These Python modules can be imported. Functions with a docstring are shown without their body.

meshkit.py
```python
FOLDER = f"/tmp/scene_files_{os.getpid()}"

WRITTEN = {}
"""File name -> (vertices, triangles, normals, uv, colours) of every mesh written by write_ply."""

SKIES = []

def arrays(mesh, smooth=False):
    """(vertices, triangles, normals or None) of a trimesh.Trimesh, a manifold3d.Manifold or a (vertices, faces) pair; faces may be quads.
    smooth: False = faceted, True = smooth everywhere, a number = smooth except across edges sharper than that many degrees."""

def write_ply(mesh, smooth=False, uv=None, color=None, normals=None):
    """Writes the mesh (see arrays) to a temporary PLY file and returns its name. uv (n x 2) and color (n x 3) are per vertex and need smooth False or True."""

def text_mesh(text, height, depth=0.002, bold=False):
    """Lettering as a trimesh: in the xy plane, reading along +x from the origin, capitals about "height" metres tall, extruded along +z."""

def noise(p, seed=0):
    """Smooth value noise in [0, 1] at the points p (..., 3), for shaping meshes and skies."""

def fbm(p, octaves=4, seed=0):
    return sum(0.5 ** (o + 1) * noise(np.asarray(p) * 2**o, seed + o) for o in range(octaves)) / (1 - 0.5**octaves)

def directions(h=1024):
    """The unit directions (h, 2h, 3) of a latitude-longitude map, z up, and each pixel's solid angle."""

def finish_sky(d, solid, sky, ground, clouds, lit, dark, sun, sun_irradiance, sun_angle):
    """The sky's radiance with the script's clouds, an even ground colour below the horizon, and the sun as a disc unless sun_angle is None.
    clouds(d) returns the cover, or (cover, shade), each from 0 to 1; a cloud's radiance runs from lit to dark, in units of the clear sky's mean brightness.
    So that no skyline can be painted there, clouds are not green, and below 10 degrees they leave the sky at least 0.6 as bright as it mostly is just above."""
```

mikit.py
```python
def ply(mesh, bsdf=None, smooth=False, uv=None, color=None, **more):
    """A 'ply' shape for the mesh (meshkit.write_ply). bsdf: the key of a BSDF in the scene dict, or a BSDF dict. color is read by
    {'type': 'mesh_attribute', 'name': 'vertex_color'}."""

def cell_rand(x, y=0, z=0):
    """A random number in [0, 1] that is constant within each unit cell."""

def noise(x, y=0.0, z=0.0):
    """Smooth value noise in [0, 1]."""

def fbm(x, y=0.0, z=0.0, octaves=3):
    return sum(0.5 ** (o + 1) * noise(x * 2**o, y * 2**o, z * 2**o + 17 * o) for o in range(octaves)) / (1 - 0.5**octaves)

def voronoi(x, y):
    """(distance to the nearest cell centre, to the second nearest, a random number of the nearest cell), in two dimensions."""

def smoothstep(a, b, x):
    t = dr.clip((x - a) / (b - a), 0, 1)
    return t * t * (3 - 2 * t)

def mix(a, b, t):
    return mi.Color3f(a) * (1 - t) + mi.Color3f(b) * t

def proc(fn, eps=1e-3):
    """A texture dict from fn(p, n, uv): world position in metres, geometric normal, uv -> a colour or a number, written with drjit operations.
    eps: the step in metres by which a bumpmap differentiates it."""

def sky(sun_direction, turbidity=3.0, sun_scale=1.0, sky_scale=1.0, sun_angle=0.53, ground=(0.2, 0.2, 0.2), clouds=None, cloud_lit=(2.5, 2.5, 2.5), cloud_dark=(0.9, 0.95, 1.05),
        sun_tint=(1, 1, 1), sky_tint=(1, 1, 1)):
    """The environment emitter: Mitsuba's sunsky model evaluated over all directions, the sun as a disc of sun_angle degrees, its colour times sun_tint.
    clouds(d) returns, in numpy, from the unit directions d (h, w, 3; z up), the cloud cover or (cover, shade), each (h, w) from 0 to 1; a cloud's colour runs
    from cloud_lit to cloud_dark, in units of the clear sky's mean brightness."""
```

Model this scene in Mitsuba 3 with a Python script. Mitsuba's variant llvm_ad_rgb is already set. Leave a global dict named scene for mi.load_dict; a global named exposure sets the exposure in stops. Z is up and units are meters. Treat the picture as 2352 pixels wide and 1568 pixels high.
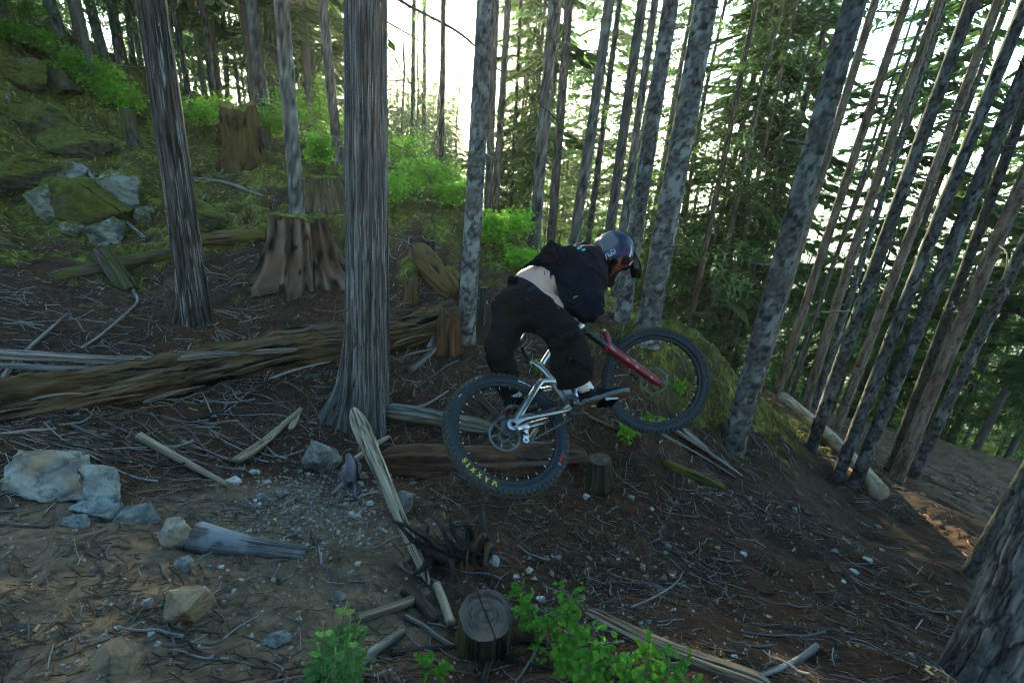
import math, random, numpy as np, trimesh, mitsuba as mi, mikit, meshkit
from scipy.interpolate import RBFInterpolator
from scipy.spatial import ConvexHull
import manifold3d as m3

# ------------------------------------------------------------------ camera, sky, exposure
PITCH, ROLL, FOC = math.radians(20.0), math.radians(4.7), 1045.0      # focal length in units of a 2352 px wide frame
CAM = np.array([0.0, 0.0, 1.7])
FW = np.array([0, math.cos(PITCH), -math.sin(PITCH)])
_R0, _U0 = np.array([1.0, 0, 0]), np.array([0, math.sin(PITCH), math.cos(PITCH)])
RT = math.cos(ROLL) * _R0 + math.sin(ROLL) * _U0
UP = -math.sin(ROLL) * _R0 + math.cos(ROLL) * _U0
def ray(u, v): return FW + (u - 1176.0) / FOC * RT - (v - 784.0) / FOC * UP
def P(u, v, d): return CAM + ray(u, v) * d                          # a point at depth d (metres along the view axis)
def C2W(c): c = np.asarray(c, float); return c[..., :1] * RT - c[..., 1:2] * UP + c[..., 2:3] * FW
SUN = ray(1004, 150); SUN = SUN / np.linalg.norm(SUN)
T = mi.ScalarTransform4f
exposure = 5.6
scene, labels = {}, {}
scene['camera'] = dict(type='perspective', fov=2 * math.degrees(math.atan(1176 / FOC)), fov_axis='x', near_clip=0.05, far_clip=20000.0,
                       to_world=T().look_at(origin=CAM.tolist(), target=(CAM + FW).tolist(), up=UP.tolist()))
scene['sky'] = mikit.sky(SUN.tolist(), turbidity=3.0, sun_scale=1.0, sun_angle=0.8, sun_tint=(0.56, 0.86, 1.42), sky_tint=(0.85, 1.0, 1.10), ground=(0.12, 0.14, 0.12))

# ------------------------------------------------------------------ materials (colour comes from noise computed per vertex)
VC = {'type': 'mesh_attribute', 'name': 'vertex_color'}
def two(b): return {'type': 'twosided', 'bsdf': b}
scene['matte'] = two(dict(type='principled', base_color=VC, roughness=0.92, specular=0.25))
scene['semi'] = two(dict(type='principled', base_color=VC, roughness=0.55, specular=0.4))
scene['gloss'] = two(dict(type='principled', base_color=VC, roughness=0.22, specular=0.5, clearcoat=0.3, clearcoat_gloss=0.85))
scene['shell'] = two(dict(type='principled', base_color=VC, roughness=0.30, specular=0.28))
scene['metal'] = two(dict(type='principled', base_color=VC, roughness=0.34, metallic=1.0))
scene['fabric'] = two(dict(type='principled', base_color=VC, roughness=0.95, specular=0.08, sheen=0.12))
scene['leaf'] = dict(type='principledthin', base_color=VC, roughness=0.55, diff_trans=1.2, spec_trans=0.0)
scene['needle'] = dict(type='principledthin', base_color=VC, roughness=0.7, diff_trans=1.1, spec_trans=0.0)

# ------------------------------------------------------------------ helpers
def A(*x): return np.array(x, float)
def nrm(v): v = np.asarray(v, float); return v / (np.linalg.norm(v, axis=-1, keepdims=True) + 1e-12)
fbm, noise = meshkit.fbm, meshkit.noise
def lerp(a, b, t): return a + (b - a) * t
def sst(a, b, x): t = np.clip((x - a) / (b - a), 0, 1); return t * t * (3 - 2 * t)
def cmix(a, b, t): return np.asarray(a, float) * (1 - np.asarray(t)[..., None]) + np.asarray(b, float) * np.asarray(t)[..., None]
_count = {}
def numbered(name):
    n = _count.get(name, 0); _count[name] = n + 1
    return name if n == 0 else f'{name}_{n:03d}'
def tag(key, label=None, cat=None, group=None, kind=None):
    d = {k: x for k, x in (('label', label), ('category', cat), ('group', group), ('kind', kind)) if x}
    if d: labels.setdefault(key, {}).update(d)
    return key
def put(key, m, bsdf, smooth=True, color=None):
    """One entry of the scene. m: (v, f, c) from the builders below."""
    v, f, c = m if color is None else (m[0], m[1], np.broadcast_to(color, (len(m[0]), 3)))
    scene[key] = mikit.ply((v, f), bsdf, smooth=smooth, color=np.clip(c, 0.0, 1.0))
    return key
def obj(name, m, bsdf, parent=None, smooth=True, color=None):
    return put(numbered(name if parent is None else parent + '__' + name), m, bsdf, smooth, color)
def join(ms):
    ms = [m for m in ms if len(m[0])]
    o = np.cumsum([0] + [len(m[0]) for m in ms])
    return np.vstack([m[0] for m in ms]), np.vstack([m[1] + a for m, a in zip(ms, o)]), np.vstack([np.broadcast_to(m[2], (len(m[0]), 3)) for m in ms])
def frames(p):
    p = np.asarray(p, float); t = nrm(np.gradient(p, axis=0)); a = np.zeros_like(p)
    r = A(0, 0, 1) if abs(t[0, 2]) < 0.9 else A(1, 0, 0)
    x = nrm(np.cross(t[0], r))
    for i in range(len(p)):
        x = nrm(x - t[i] * (x @ t[i])); a[i] = x
    return t, a, np.cross(t, a)
def gridf(n, m, close=True):
    i, j = np.meshgrid(np.arange(n - 1), np.arange(m if close else m - 1), indexing='ij')
    k = (j + 1) % m if close else j + 1
    a, b, c, d = i * m + j, i * m + k, (i + 1) * m + k, (i + 1) * m + j
    return np.vstack([np.stack([a, b, c], -1).reshape(-1, 3), np.stack([a, c, d], -1).reshape(-1, 3)])
def tube(p, r, sides=8, color=(.1, .1, .1), cap=True, disp=None, colfn=None, sx=1.0, sy=1.0):
    """Swept tube. r: radius per point; disp(s, th) multiplies the radius; colfn(s, th, v) gives the colours. s = length along it."""
    p = np.asarray(p, float); n = len(p); r = np.broadcast_to(r, (n,))
    t, a, b = frames(p)
    th = np.arange(sides) * 2 * np.pi / sides
    s = np.r_[0, np.cumsum(np.linalg.norm(np.diff(p, axis=0), axis=1))]
    S, TH = np.meshgrid(s, th, indexing='ij')
    k = 1.0 if disp is None else disp(S, TH)
    rr = r[:, None] * k
    v = p[:, None] + rr[..., None] * (sx * np.cos(TH)[..., None] * a[:, None] + sy * np.sin(TH)[..., None] * b[:, None])
    V = v.reshape(-1, 3); f = gridf(n, sides)
    c = np.broadcast_to(color, V.shape).copy() if colfn is None else colfn(S.ravel(), TH.ravel(), V)
    if cap:
        for e, (i0, flip) in enumerate(((0, True), ((n - 1) * sides, False))):
            V = np.vstack([V, V[i0:i0 + sides].mean(0)]); c = np.vstack([c, c[i0:i0 + sides].mean(0)])
            i = np.arange(sides); ff = np.stack([i0 + i, i0 + (i + 1) % sides, i * 0 + len(V) - 1], 1)
            f = np.vstack([f, ff[:, ::-1] if flip else ff])
    return V, f, c
def curve(pts, n):
    """Smooth curve through the points (Catmull-Rom)."""
    p = np.asarray(pts, float)
    if len(p) == 2: return p[0] + np.linspace(0, 1, n)[:, None] * (p[1] - p[0])
    q = np.vstack([2 * p[0] - p[1], p, 2 * p[-1] - p[-2]]); x = np.linspace(0, len(p) - 1 - 1e-9, n); i = x.astype(int); t = (x - i)[:, None]
    a, b, c, d = q[i], q[i + 1], q[i + 2], q[i + 3]
    return 0.5 * (2 * b + (c - a) * t + (2 * a - 5 * b + 4 * c - d) * t ** 2 + (3 * b - a - 3 * c + d) * t ** 3)
def box(c, ax, ay, az, hx, hy, hz, color=(.1, .1, .1)):
    s = np.array([[x, y, z] for x in (-1, 1) for y in (-1, 1) for z in (-1, 1)], float)
    v = np.asarray(c) + s[:, :1] * hx * ax + s[:, 1:2] * hy * ay + s[:, 2:] * hz * az
    f = np.array([[0, 1, 3], [0, 3, 2], [4, 6, 7], [4, 7, 5], [0, 4, 5], [0, 5, 1], [2, 3, 7], [2, 7, 6], [0, 2, 6], [0, 6, 4], [1, 5, 7], [1, 7, 3]])
    return v, f, np.broadcast_to(color, v.shape).copy()
def surface_nets(fn, lo, hi, h):
    """Closed surface of fn(p) = 0 (negative inside), sampled with step h."""
    ax = [np.arange(lo[k], hi[k] + h, h) for k in range(3)]
    X = np.stack(np.meshgrid(*ax, indexing='ij'), -1)
    n = np.array(X.shape[:3])
    # first on a coarse grid, then exactly only near the surface
    q = 3; C = X[::q, ::q, ::q]; Dc = fn(C.reshape(-1, 3)).reshape(C.shape[:3])
    D = Dc.repeat(q, 0).repeat(q, 1).repeat(q, 2)[:n[0], :n[1], :n[2]].copy()
    m = np.abs(Dc) < 3.4 * q * h; g = np.pad(m, 1); w = np.zeros_like(m)
    for o in np.ndindex(3, 3, 3): w |= g[o[0]:o[0] + m.shape[0], o[1]:o[1] + m.shape[1], o[2]:o[2] + m.shape[2]]
    w = w.repeat(q, 0).repeat(q, 1).repeat(q, 2)[:n[0], :n[1], :n[2]]
    D[w] = fn(X[w])
    inside = D < 0
    cs = np.zeros(tuple(n - 1)); num = np.zeros(tuple(n - 1) + (3,))
    off = [(0, 0, 0), (1, 0, 0), (0, 1, 0), (0, 0, 1)]
    def sl(o): return tuple(slice(o[k], n[k] - 1 + o[k]) for k in range(3))
    cnt = np.zeros(tuple(n - 1), int)
    for k in range(3):
        oth = [q for q in range(3) if q != k]
        for e in np.ndindex(2, 2):
            o0 = [0, 0, 0]; o0[oth[0]], o0[oth[1]] = e; o1 = list(o0); o1[k] = 1
            a, b = D[sl(o0)], D[sl(o1)]
            cr = (a < 0) != (b < 0)
            t = np.where(cr, a / np.where(a == b, 1, a - b), 0)
            for q in range(3):
                num[..., q] += np.where(cr, (t if q == k else o0[q]), 0)
            cnt += cr
    act = cnt > 0
    idx = -np.ones(tuple(n - 1), int); idx[act] = np.arange(act.sum())
    ijk = np.argwhere(act)
    V = np.asarray(lo) + (ijk + num[act] / cnt[act][:, None]) * h
    F = []
    for k in range(3):
        o = [0, 0, 0]; o[k] = 1; i1, i2 = [q for q in range(3) if q != k]
        a = inside[tuple(slice(0, n[q] - o[q]) for q in range(3))]; b = inside[tuple(slice(o[q], n[q]) for q in range(3))]
        cr = np.argwhere(a != b)
        cr = cr[(cr[:, i1] > 0) & (cr[:, i2] > 0) & (cr[:, i1] < n[i1] - 1) & (cr[:, i2] < n[i2] - 1)]
        e1, e2 = np.eye(3, dtype=int)[i1], np.eye(3, dtype=int)[i2]
        g = lambda c: idx[c[:, 0], c[:, 1], c[:, 2]]
        q = np.stack([g(cr - e1 - e2), g(cr - e2), g(cr), g(cr - e1)], 1)
        s = a[cr[:, 0], cr[:, 1], cr[:, 2]] ^ (k == 1)
        q = np.where(s[:, None], q, q[:, ::-1]); q = q[(q >= 0).all(1)]
        F += [q[:, [0, 1, 2]], q[:, [0, 2, 3]]]
    return V, np.vstack(F)
# ------------------------------------------------------------------ the ground: one sheet through points measured on the slope
# (u, v, depth, moss, bare dirt)
_GC = [(100,1560,1.35,0,.9),(600,1560,1.5,0,.6),(1115,1568,1.6,.1,.2),(1800,1568,1.7,0,.1),(2200,1568,1.75,0,.1),(100,1400,1.65,0,1),(300,1450,1.62,0,1),(700,1400,1.95,0,.8),
 (900,1500,1.8,0,.4),(1400,1450,2.1,.2,.1),(1700,1500,2.0,0,.1),(1115,1440,2.05,.2,.1),(200,1250,2.05,0,1),(400,1200,2.4,0,.9),(700,1200,2.7,0,1),(860,1230,2.75,0,1),(1000,1150,3.2,0,.3),(1150,1300,2.6,0,.2),
 (1250,1200,3.2,0,.1),(1250,1060,3.9,0,0),(1500,1200,3.4,0,.1),(1373,1110,3.7,0,.1),(1700,1300,3.0,0,.2),(2000,1250,4.2,0,.5),(2150,1300,3.4,0,.2),(2250,1200,5.0,0,.3),(2000,1450,2.4,0,.1),(1800,1150,4.1,.1,.1),
 (1900,1110,5.2,.1,.1),(2100,1100,6.5,.1,.6),(2250,1080,7.8,0,1),(2150,1010,9.5,0,1),(2352,1055,10,0,1),(1750,905,10,0,.8),(1850,935,10,0,.8),(1950,960,10,0,.8),(2050,990,9.5,0,.8),(1740,920,6.2,.9,0),(1640,820,5.4,1,0),(1500,760,5.0,1,0),(1560,1000,4.4,.4,0),(1690,1035,4.6,.4,0),
 (1830,1000,6.4,.8,0),(1900,1040,6.2,.5,0),
 (600,1050,3.5,0,.2),(870,1000,4.2,0,0),(300,1090,2.75,0,.3),(200,1000,2.95,0,0),(200,940,3.3,0,0),(500,930,4.0,0,0),(100,800,4.0,0,0),(100,720,4.6,.2,0),(450,750,5.0,.3,0),(300,650,5.8,.5,0),(650,720,5.5,.3,0),(700,650,6.3,.3,0),
 (100,570,6.0,.6,0),(200,490,6.8,.9,0),(280,370,7.8,1,0),(100,350,7.6,1,0),(50,200,9,1,0),(120,70,10.5,1,0),(0,30,10,1,0),(0,450,6.8,.9,0),(250,235,10,1,0),(330,265,11,1,0),(450,420,8.5,.8,0),(550,390,9,.7,0),(650,470,7.8,.7,0),(470,310,11,.8,0),
 (750,340,11,.7,0),(750,480,8,.6,0),(950,480,8,.9,0),(1080,480,8.5,.9,0),(1000,600,6.5,.5,0),(1070,790,5.2,.1,0),(1000,720,5.6,.1,0),(1200,600,7.5,.9,0),(1150,530,8.5,1,0),(1300,700,6,.4,0),(1400,740,5.5,.6,0),(900,800,5.0,0,0),(1150,900,4.6,0,0),(1330,880,4.6,.1,0),(900,540,7.2,.6,0)]
# far field: (azimuth in degrees, distance, height against the camera, moss, dirt)
_GF = [(-55,15,4,1,0),(-40,15,1.6,.8,0),(-25,15,.6,.7,0),(-10,14,-.6,.5,0),(0,13,-1.9,.5,0),(10,11,-2.6,.4,0),(20,13,-5,.3,0),(30,14,-6.2,.3,.2),(40,15,-6,.3,.6),(52,16,-6.5,.3,.4),(65,14,-5.5,.3,.2),
 (-55,30,6,.5,0),(-35,30,1.5,.5,0),(-20,30,-.5,.4,0),(-8,30,-4.5,.4,0),(5,30,-8.5,.3,0),(20,30,-12,.3,0),(35,30,-14,.3,0),(52,30,-14,.3,0),(70,30,-11,.3,0),
 (-55,90,9,.3,0),(-30,90,2,.3,0),(-15,90,-8,.3,0),(0,90,-26,.3,0),(20,90,-36,.3,0),(45,90,-38,.3,0),(70,90,-30,.3,0),
 (-60,300,4,.3,0),(-30,300,-10,.3,0),(0,300,-70,.3,0),(30,300,-90,.3,0),(60,300,-80,.3,0),(-60,3000,0,.3,0),(-30,3000,-60,.3,0),(0,3000,-90,.3,0),(30,3000,-100,.3,0),(60,3000,-90,.3,0),
 (-70,2,-1.5,.2,.5),(-70,5,-1.2,.6,.2),(70,2,-1.7,0,.2),(70,5,-2.6,.1,.2),(70,9,-4.2,.1,.3)] + [(az, r, z, .3, .3) for az in (105, 145, 180, 215, 255) for r, z in ((1.2,-1.6),(4,-1.4),(12,-1),(60,4),(400,6),(3000,0))]
_pts, _val = [], []
for u, v, d, mo, di in _GC:
    p = P(u, v, d) - CAM; _pts.append((math.atan2(p[0], p[1]), math.log(math.hypot(p[0], p[1])))); _val.append((p[2], mo, di))
for az, r, z, mo, di in _GF:
    _pts.append((math.radians(az), math.log(r))); _val.append((z, mo, di))
_pts, _val = np.array(_pts), np.array(_val)
def _emb(a, l): return np.stack([np.sin(a), np.cos(a), l * 0.8], -1)
_rz = RBFInterpolator(_emb(*_pts.T), _val[:, 0] / np.exp(_pts[:, 1]), kernel='linear', smoothing=0.002)
_rm = RBFInterpolator(_emb(*_pts.T), _val[:, 1:], kernel='linear', smoothing=0.01)
def masks(xy):
    r = np.maximum(np.hypot(xy[:, 0], xy[:, 1]), 0.3)
    m = _rm(_emb(np.arctan2(xy[:, 0], xy[:, 1]), np.log(r)))
    return m[:, 0], m[:, 1]
def ground_base(xy):
    """World height of the smooth ground under (x, y)."""
    xy = np.atleast_2d(np.asarray(xy, float))
    r = np.maximum(np.hypot(xy[:, 0], xy[:, 1]), 1e-3); q = np.maximum(r, 1.1)
    z = _rz(_emb(np.arctan2(xy[:, 0], xy[:, 1]), np.log(q))) * q
    z = np.where(r < 1.1, lerp(-1.62, z, sst(0.2, 1.1, r)), z)
    return z + CAM[2]
def relief(x, y, moss):
    p = np.stack([x, y, 0 * x], -1); r = np.hypot(x, y)
    a = (fbm(p * 1.4, 3, 1) - .5) * .16 + (fbm(p * 5, 3, 2) - .5) * .07 + (fbm(p * 16, 3, 5) - .5) * .035
    b = (fbm(p * 1.7, 3, 3) - .5) * .48 + np.abs(fbm(p * 7, 3, 4) - .5) * -.12 + (fbm(p * 30, 2, 6) - .5) * .03
    far = (fbm(p * .03, 4, 8) - .5) * 12 * sst(100, 900, r)
    return lerp(a, b, moss) + far
def ground_at(xy):
    xy = np.atleast_2d(np.asarray(xy, float))
    m = mossy(xy, masks(xy)[0])
    return ground_base(xy) + relief(xy[:, 0], xy[:, 1], m)
def mossy(xy, m):
    p = np.stack([xy[:, 0], xy[:, 1], 0 * xy[:, 0]], -1)
    return sst(.46, .68, m * 1.0 + (fbm(p * 2.6, 4, 11) - .5) * 0.9)
from scipy.interpolate import RegularGridInterpolator
_ga = np.linspace(-1.4, 1.4, 520); _gl = np.linspace(math.log(.5), math.log(70), 620)
_aa, _ll = np.meshgrid(_ga, _gl, indexing='ij'); _xy = np.stack([np.exp(_ll) * np.sin(_aa), np.exp(_ll) * np.cos(_aa)], -1).reshape(-1, 2)
_mk = masks(_xy); _mo = mossy(_xy, _mk[0]); _zz = ground_base(_xy) + relief(_xy[:, 0], _xy[:, 1], _mo)
_fz, _fm, _fd = (RegularGridInterpolator((_ga, _gl), q.reshape(_aa.shape), bounds_error=False, fill_value=None) for q in (_zz, _mo, _mk[1]))
def _al(xy): return np.stack([np.arctan2(xy[:, 0], xy[:, 1]), np.log(np.hypot(xy[:, 0], xy[:, 1]) + 1e-6)], -1)
def ground_base_fast(xy): return _fz(_al(np.atleast_2d(np.asarray(xy, float))))
def G(u, v, dmax=60.0):
    """Where the ray through (u, v) meets the smooth ground."""
    d = ray(u, v); t = np.exp(np.linspace(math.log(0.9), math.log(dmax), 500))
    p = CAM + t[:, None] * d; h = p[:, 2] - ground_at(p[:, :2])
    i = np.argmax(h < 0)
    if not (h < 0).any(): i = len(t) - 1
    a, b = h[max(i - 1, 0)], h[i]
    k = lerp(t[max(i - 1, 0)], t[i], np.clip(a / (a - b + 1e-9), 0, 1))
    return CAM + k * d
def depth(p): return float((np.asarray(p) - CAM) @ FW)

def build_ground():
    az = np.radians(np.r_[np.linspace(-180, -72, 40)[:-1], np.linspace(-72, 72, 760), np.linspace(72, 180, 40)[1:-1]])
    rr = np.r_[[0.02, .2, .4, .6, .75], np.exp(np.linspace(math.log(.85), math.log(13), 450)), np.exp(np.linspace(math.log(13.2), math.log(3000), 120))]
    AZ, RR = np.meshgrid(az, rr, indexing='ij')
    x, y = (RR * np.sin(AZ)).ravel(), (RR * np.cos(AZ)).ravel(); xy = np.stack([x, y], -1)
    m, dirt = masks(xy); mo = mossy(xy, m)
    z = ground_base(xy) + relief(x, y, mo)
    p = np.stack([x, y, 0 * x], -1); r = np.hypot(x, y)
    n1, n2, n3, n4 = fbm(p * 3, 4, 21), noise(p * 60, 22), fbm(p * 20, 3, 23), fbm(p * .9, 3, 24)
    duff = cmix(A(.024, .013, .008), A(.072, .038, .022), n1) * (.4 + 1.1 * n2)[:, None]
    duff = cmix(duff, A(.075, .030, .013), sst(.5, .7, n4) * .7)
    soil = cmix(A(.082, .055, .035), A(.175, .125, .084), n3) * (.75 + .5 * n2)[:, None]
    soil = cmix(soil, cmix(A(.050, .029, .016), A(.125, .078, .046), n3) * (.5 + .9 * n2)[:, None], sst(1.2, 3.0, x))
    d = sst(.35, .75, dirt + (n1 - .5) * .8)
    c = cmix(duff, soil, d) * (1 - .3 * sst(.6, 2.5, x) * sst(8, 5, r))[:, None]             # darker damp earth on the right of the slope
    green = cmix(A(.055, .058, .011), A(.175, .165, .030), sst(.25, .75, n3)) * (.65 + .7 * n2)[:, None]
    green = cmix(green, A(.06, .042, .018), sst(.42, .66, n1) * .8)
    c = cmix(c, green, mo)
    c = cmix(c, A(.035, .055, .025), sst(25, 60, r) * .8)
    g = gridf(len(az), len(rr), close=False)
    # close the seam behind the camera
    k = len(rr); i = np.arange(k - 1); e = (len(az) - 1) * k
    g = np.vstack([g, np.stack([e + i, i, i + 1], 1), np.stack([e + i, i + 1, e + i + 1], 1)])
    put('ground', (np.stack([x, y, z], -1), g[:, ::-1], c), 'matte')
    labels['ground'] = {'kind': 'structure', 'label': 'brown needle covered forest slope with mossy banks and a bare dirt trail'}
build_ground()
# ------------------------------------------------------------------ trees
def bark_fir(seed, tone=1.0, moss=0.0, white=1.0):
    def fn(S, TH, V):
        q = np.stack([np.cos(TH) * 1.0, np.sin(TH) * 1.0, S * 6.0], -1)
        n = fbm(q, 4, seed); m = fbm(np.stack([np.cos(TH) * 3.6, np.sin(TH) * 3.6, S * 30], -1), 3, seed + 3)
        w = fbm(np.stack([np.cos(TH) * 1.1, np.sin(TH) * 1.1, S * 3.6], -1), 3, seed + 7)
        g = noise(np.stack([np.cos(TH) * 5, np.sin(TH) * 5, S * 70], -1), seed + 9)
        c = cmix(A(.080, .074, .068), A(.20, .19, .18), sst(.3, .7, m)) * (.7 + .6 * g)[:, None]
        c = cmix(c, A(.34, .34, .325), sst(.50, .58, n) * sst(.40, .55, w) * .8 * white)
        c = cmix(c, A(.026, .022, .019), sst(.57, .66, fbm(q * A(2.0, 2.0, 3.0), 3, seed + 11)) * .85)
        c = c * (tone * .8)
        if moss: c = cmix(c, A(.06, .065, .012), sst(.45, .6, fbm(q * .7, 3, seed + 5)) * moss * np.exp(-S / .45))
        return c
    return fn
def bark_brown(seed, tone=1.0):
    def fn(S, TH, V):
        n = fbm(np.stack([np.cos(TH) * 1.5, np.sin(TH) * 1.5, S * 5], -1), 4, seed)
        h = noise(np.stack([np.cos(TH) * 4, np.sin(TH) * 4, S * 38], -1), seed + 9); g = fbm(np.stack([np.cos(TH) * 3.5, np.sin(TH) * 3.5, S * 2], -1), 3, seed + 4)
        c = cmix(A(.085, .056, .038), A(.20, .150, .112), sst(.25, .75, n)) * (.65 + .7 * h)[:, None]
        c = cmix(c, A(.26, .235, .21), sst(.56, .68, g) * .6); c = cmix(c, A(.03, .022, .018), sst(.6, .7, fbm(np.stack([np.cos(TH) * 3, np.sin(TH) * 3, S * 14], -1), 3, seed + 6)) * .7)
        return c * tone
    return fn
def bark_scaly(seed, lo, hi, f=3.0):
    def fn(S, TH, V):
        q = np.stack([np.cos(TH) * f, np.sin(TH) * f, S * 5], -1); n = fbm(q * 1.3, 4, seed); g = noise(np.stack([np.cos(TH) * f * 6, np.sin(TH) * f * 6, S * 50], -1), seed + 1)
        c = cmix(lo, hi, sst(.3, .7, n)) * (.6 + .8 * g)[:, None]
        for k, w in ((1.0, .05), (2.1, .045)): c = cmix(c, A(.012, .011, .011), sst(w, .0, np.abs(fbm(q * A(k, k, k * .7), 3, seed + 3) - .5)) * .9)
        return cmix(c, A(.24, .235, .23), sst(.60, .70, fbm(q * A(2, 2, 1.5), 3, seed + 5)) * .5)
    return fn
def scaly_disp(seed, f=3.0, amp=.06):
    def fn(S, TH):
        q = np.stack([np.cos(TH) * f, np.sin(TH) * f, S * 5], -1)
        return 1 + amp * (fbm(q * .4, 3, seed + 8) - .5) * 2 - amp * sst(.07, 0, np.abs(fbm(q * A(1, 1, .7), 3, seed + 3) - .5)) - amp * .5 * sst(.06, 0, np.abs(fbm(q * A(2.1, 2.1, 1.47), 3, seed + 3) - .5))
    return fn
def bark_strip(seed, lo, hi, freq):
    def fn(S, TH, V):
        q = np.stack([np.cos(TH) * freq, np.sin(TH) * freq, S * 1.1], -1)
        n = fbm(q, 4, seed); k = fbm(np.stack([np.cos(TH) * freq * .35, np.sin(TH) * freq * .35, S * 2.2], -1), 3, seed + 2)
        h = noise(np.stack([np.cos(TH) * freq * 3.2, np.sin(TH) * freq * 3.2, S * 3.5], -1), seed + 4); h2 = noise(np.stack([np.cos(TH) * freq * 1.8, np.sin(TH) * freq * 1.8, S * 9], -1), seed + 5)
        c = cmix(lo, hi, sst(.32, .68, n)); c = cmix(c, A(.30, .29, .28), sst(.58, .70, h) * sst(.4, .65, k) * .7)
        c = cmix(c, np.asarray(lo) * .2, sst(.06, .0, np.abs(fbm(q * A(1.4, 1.4, 1.2), 3, seed + 6) - .5)) * .9)
        return c * ((.75 + .5 * k) * (.7 + .6 * h2))[:, None]
    return fn
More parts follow.
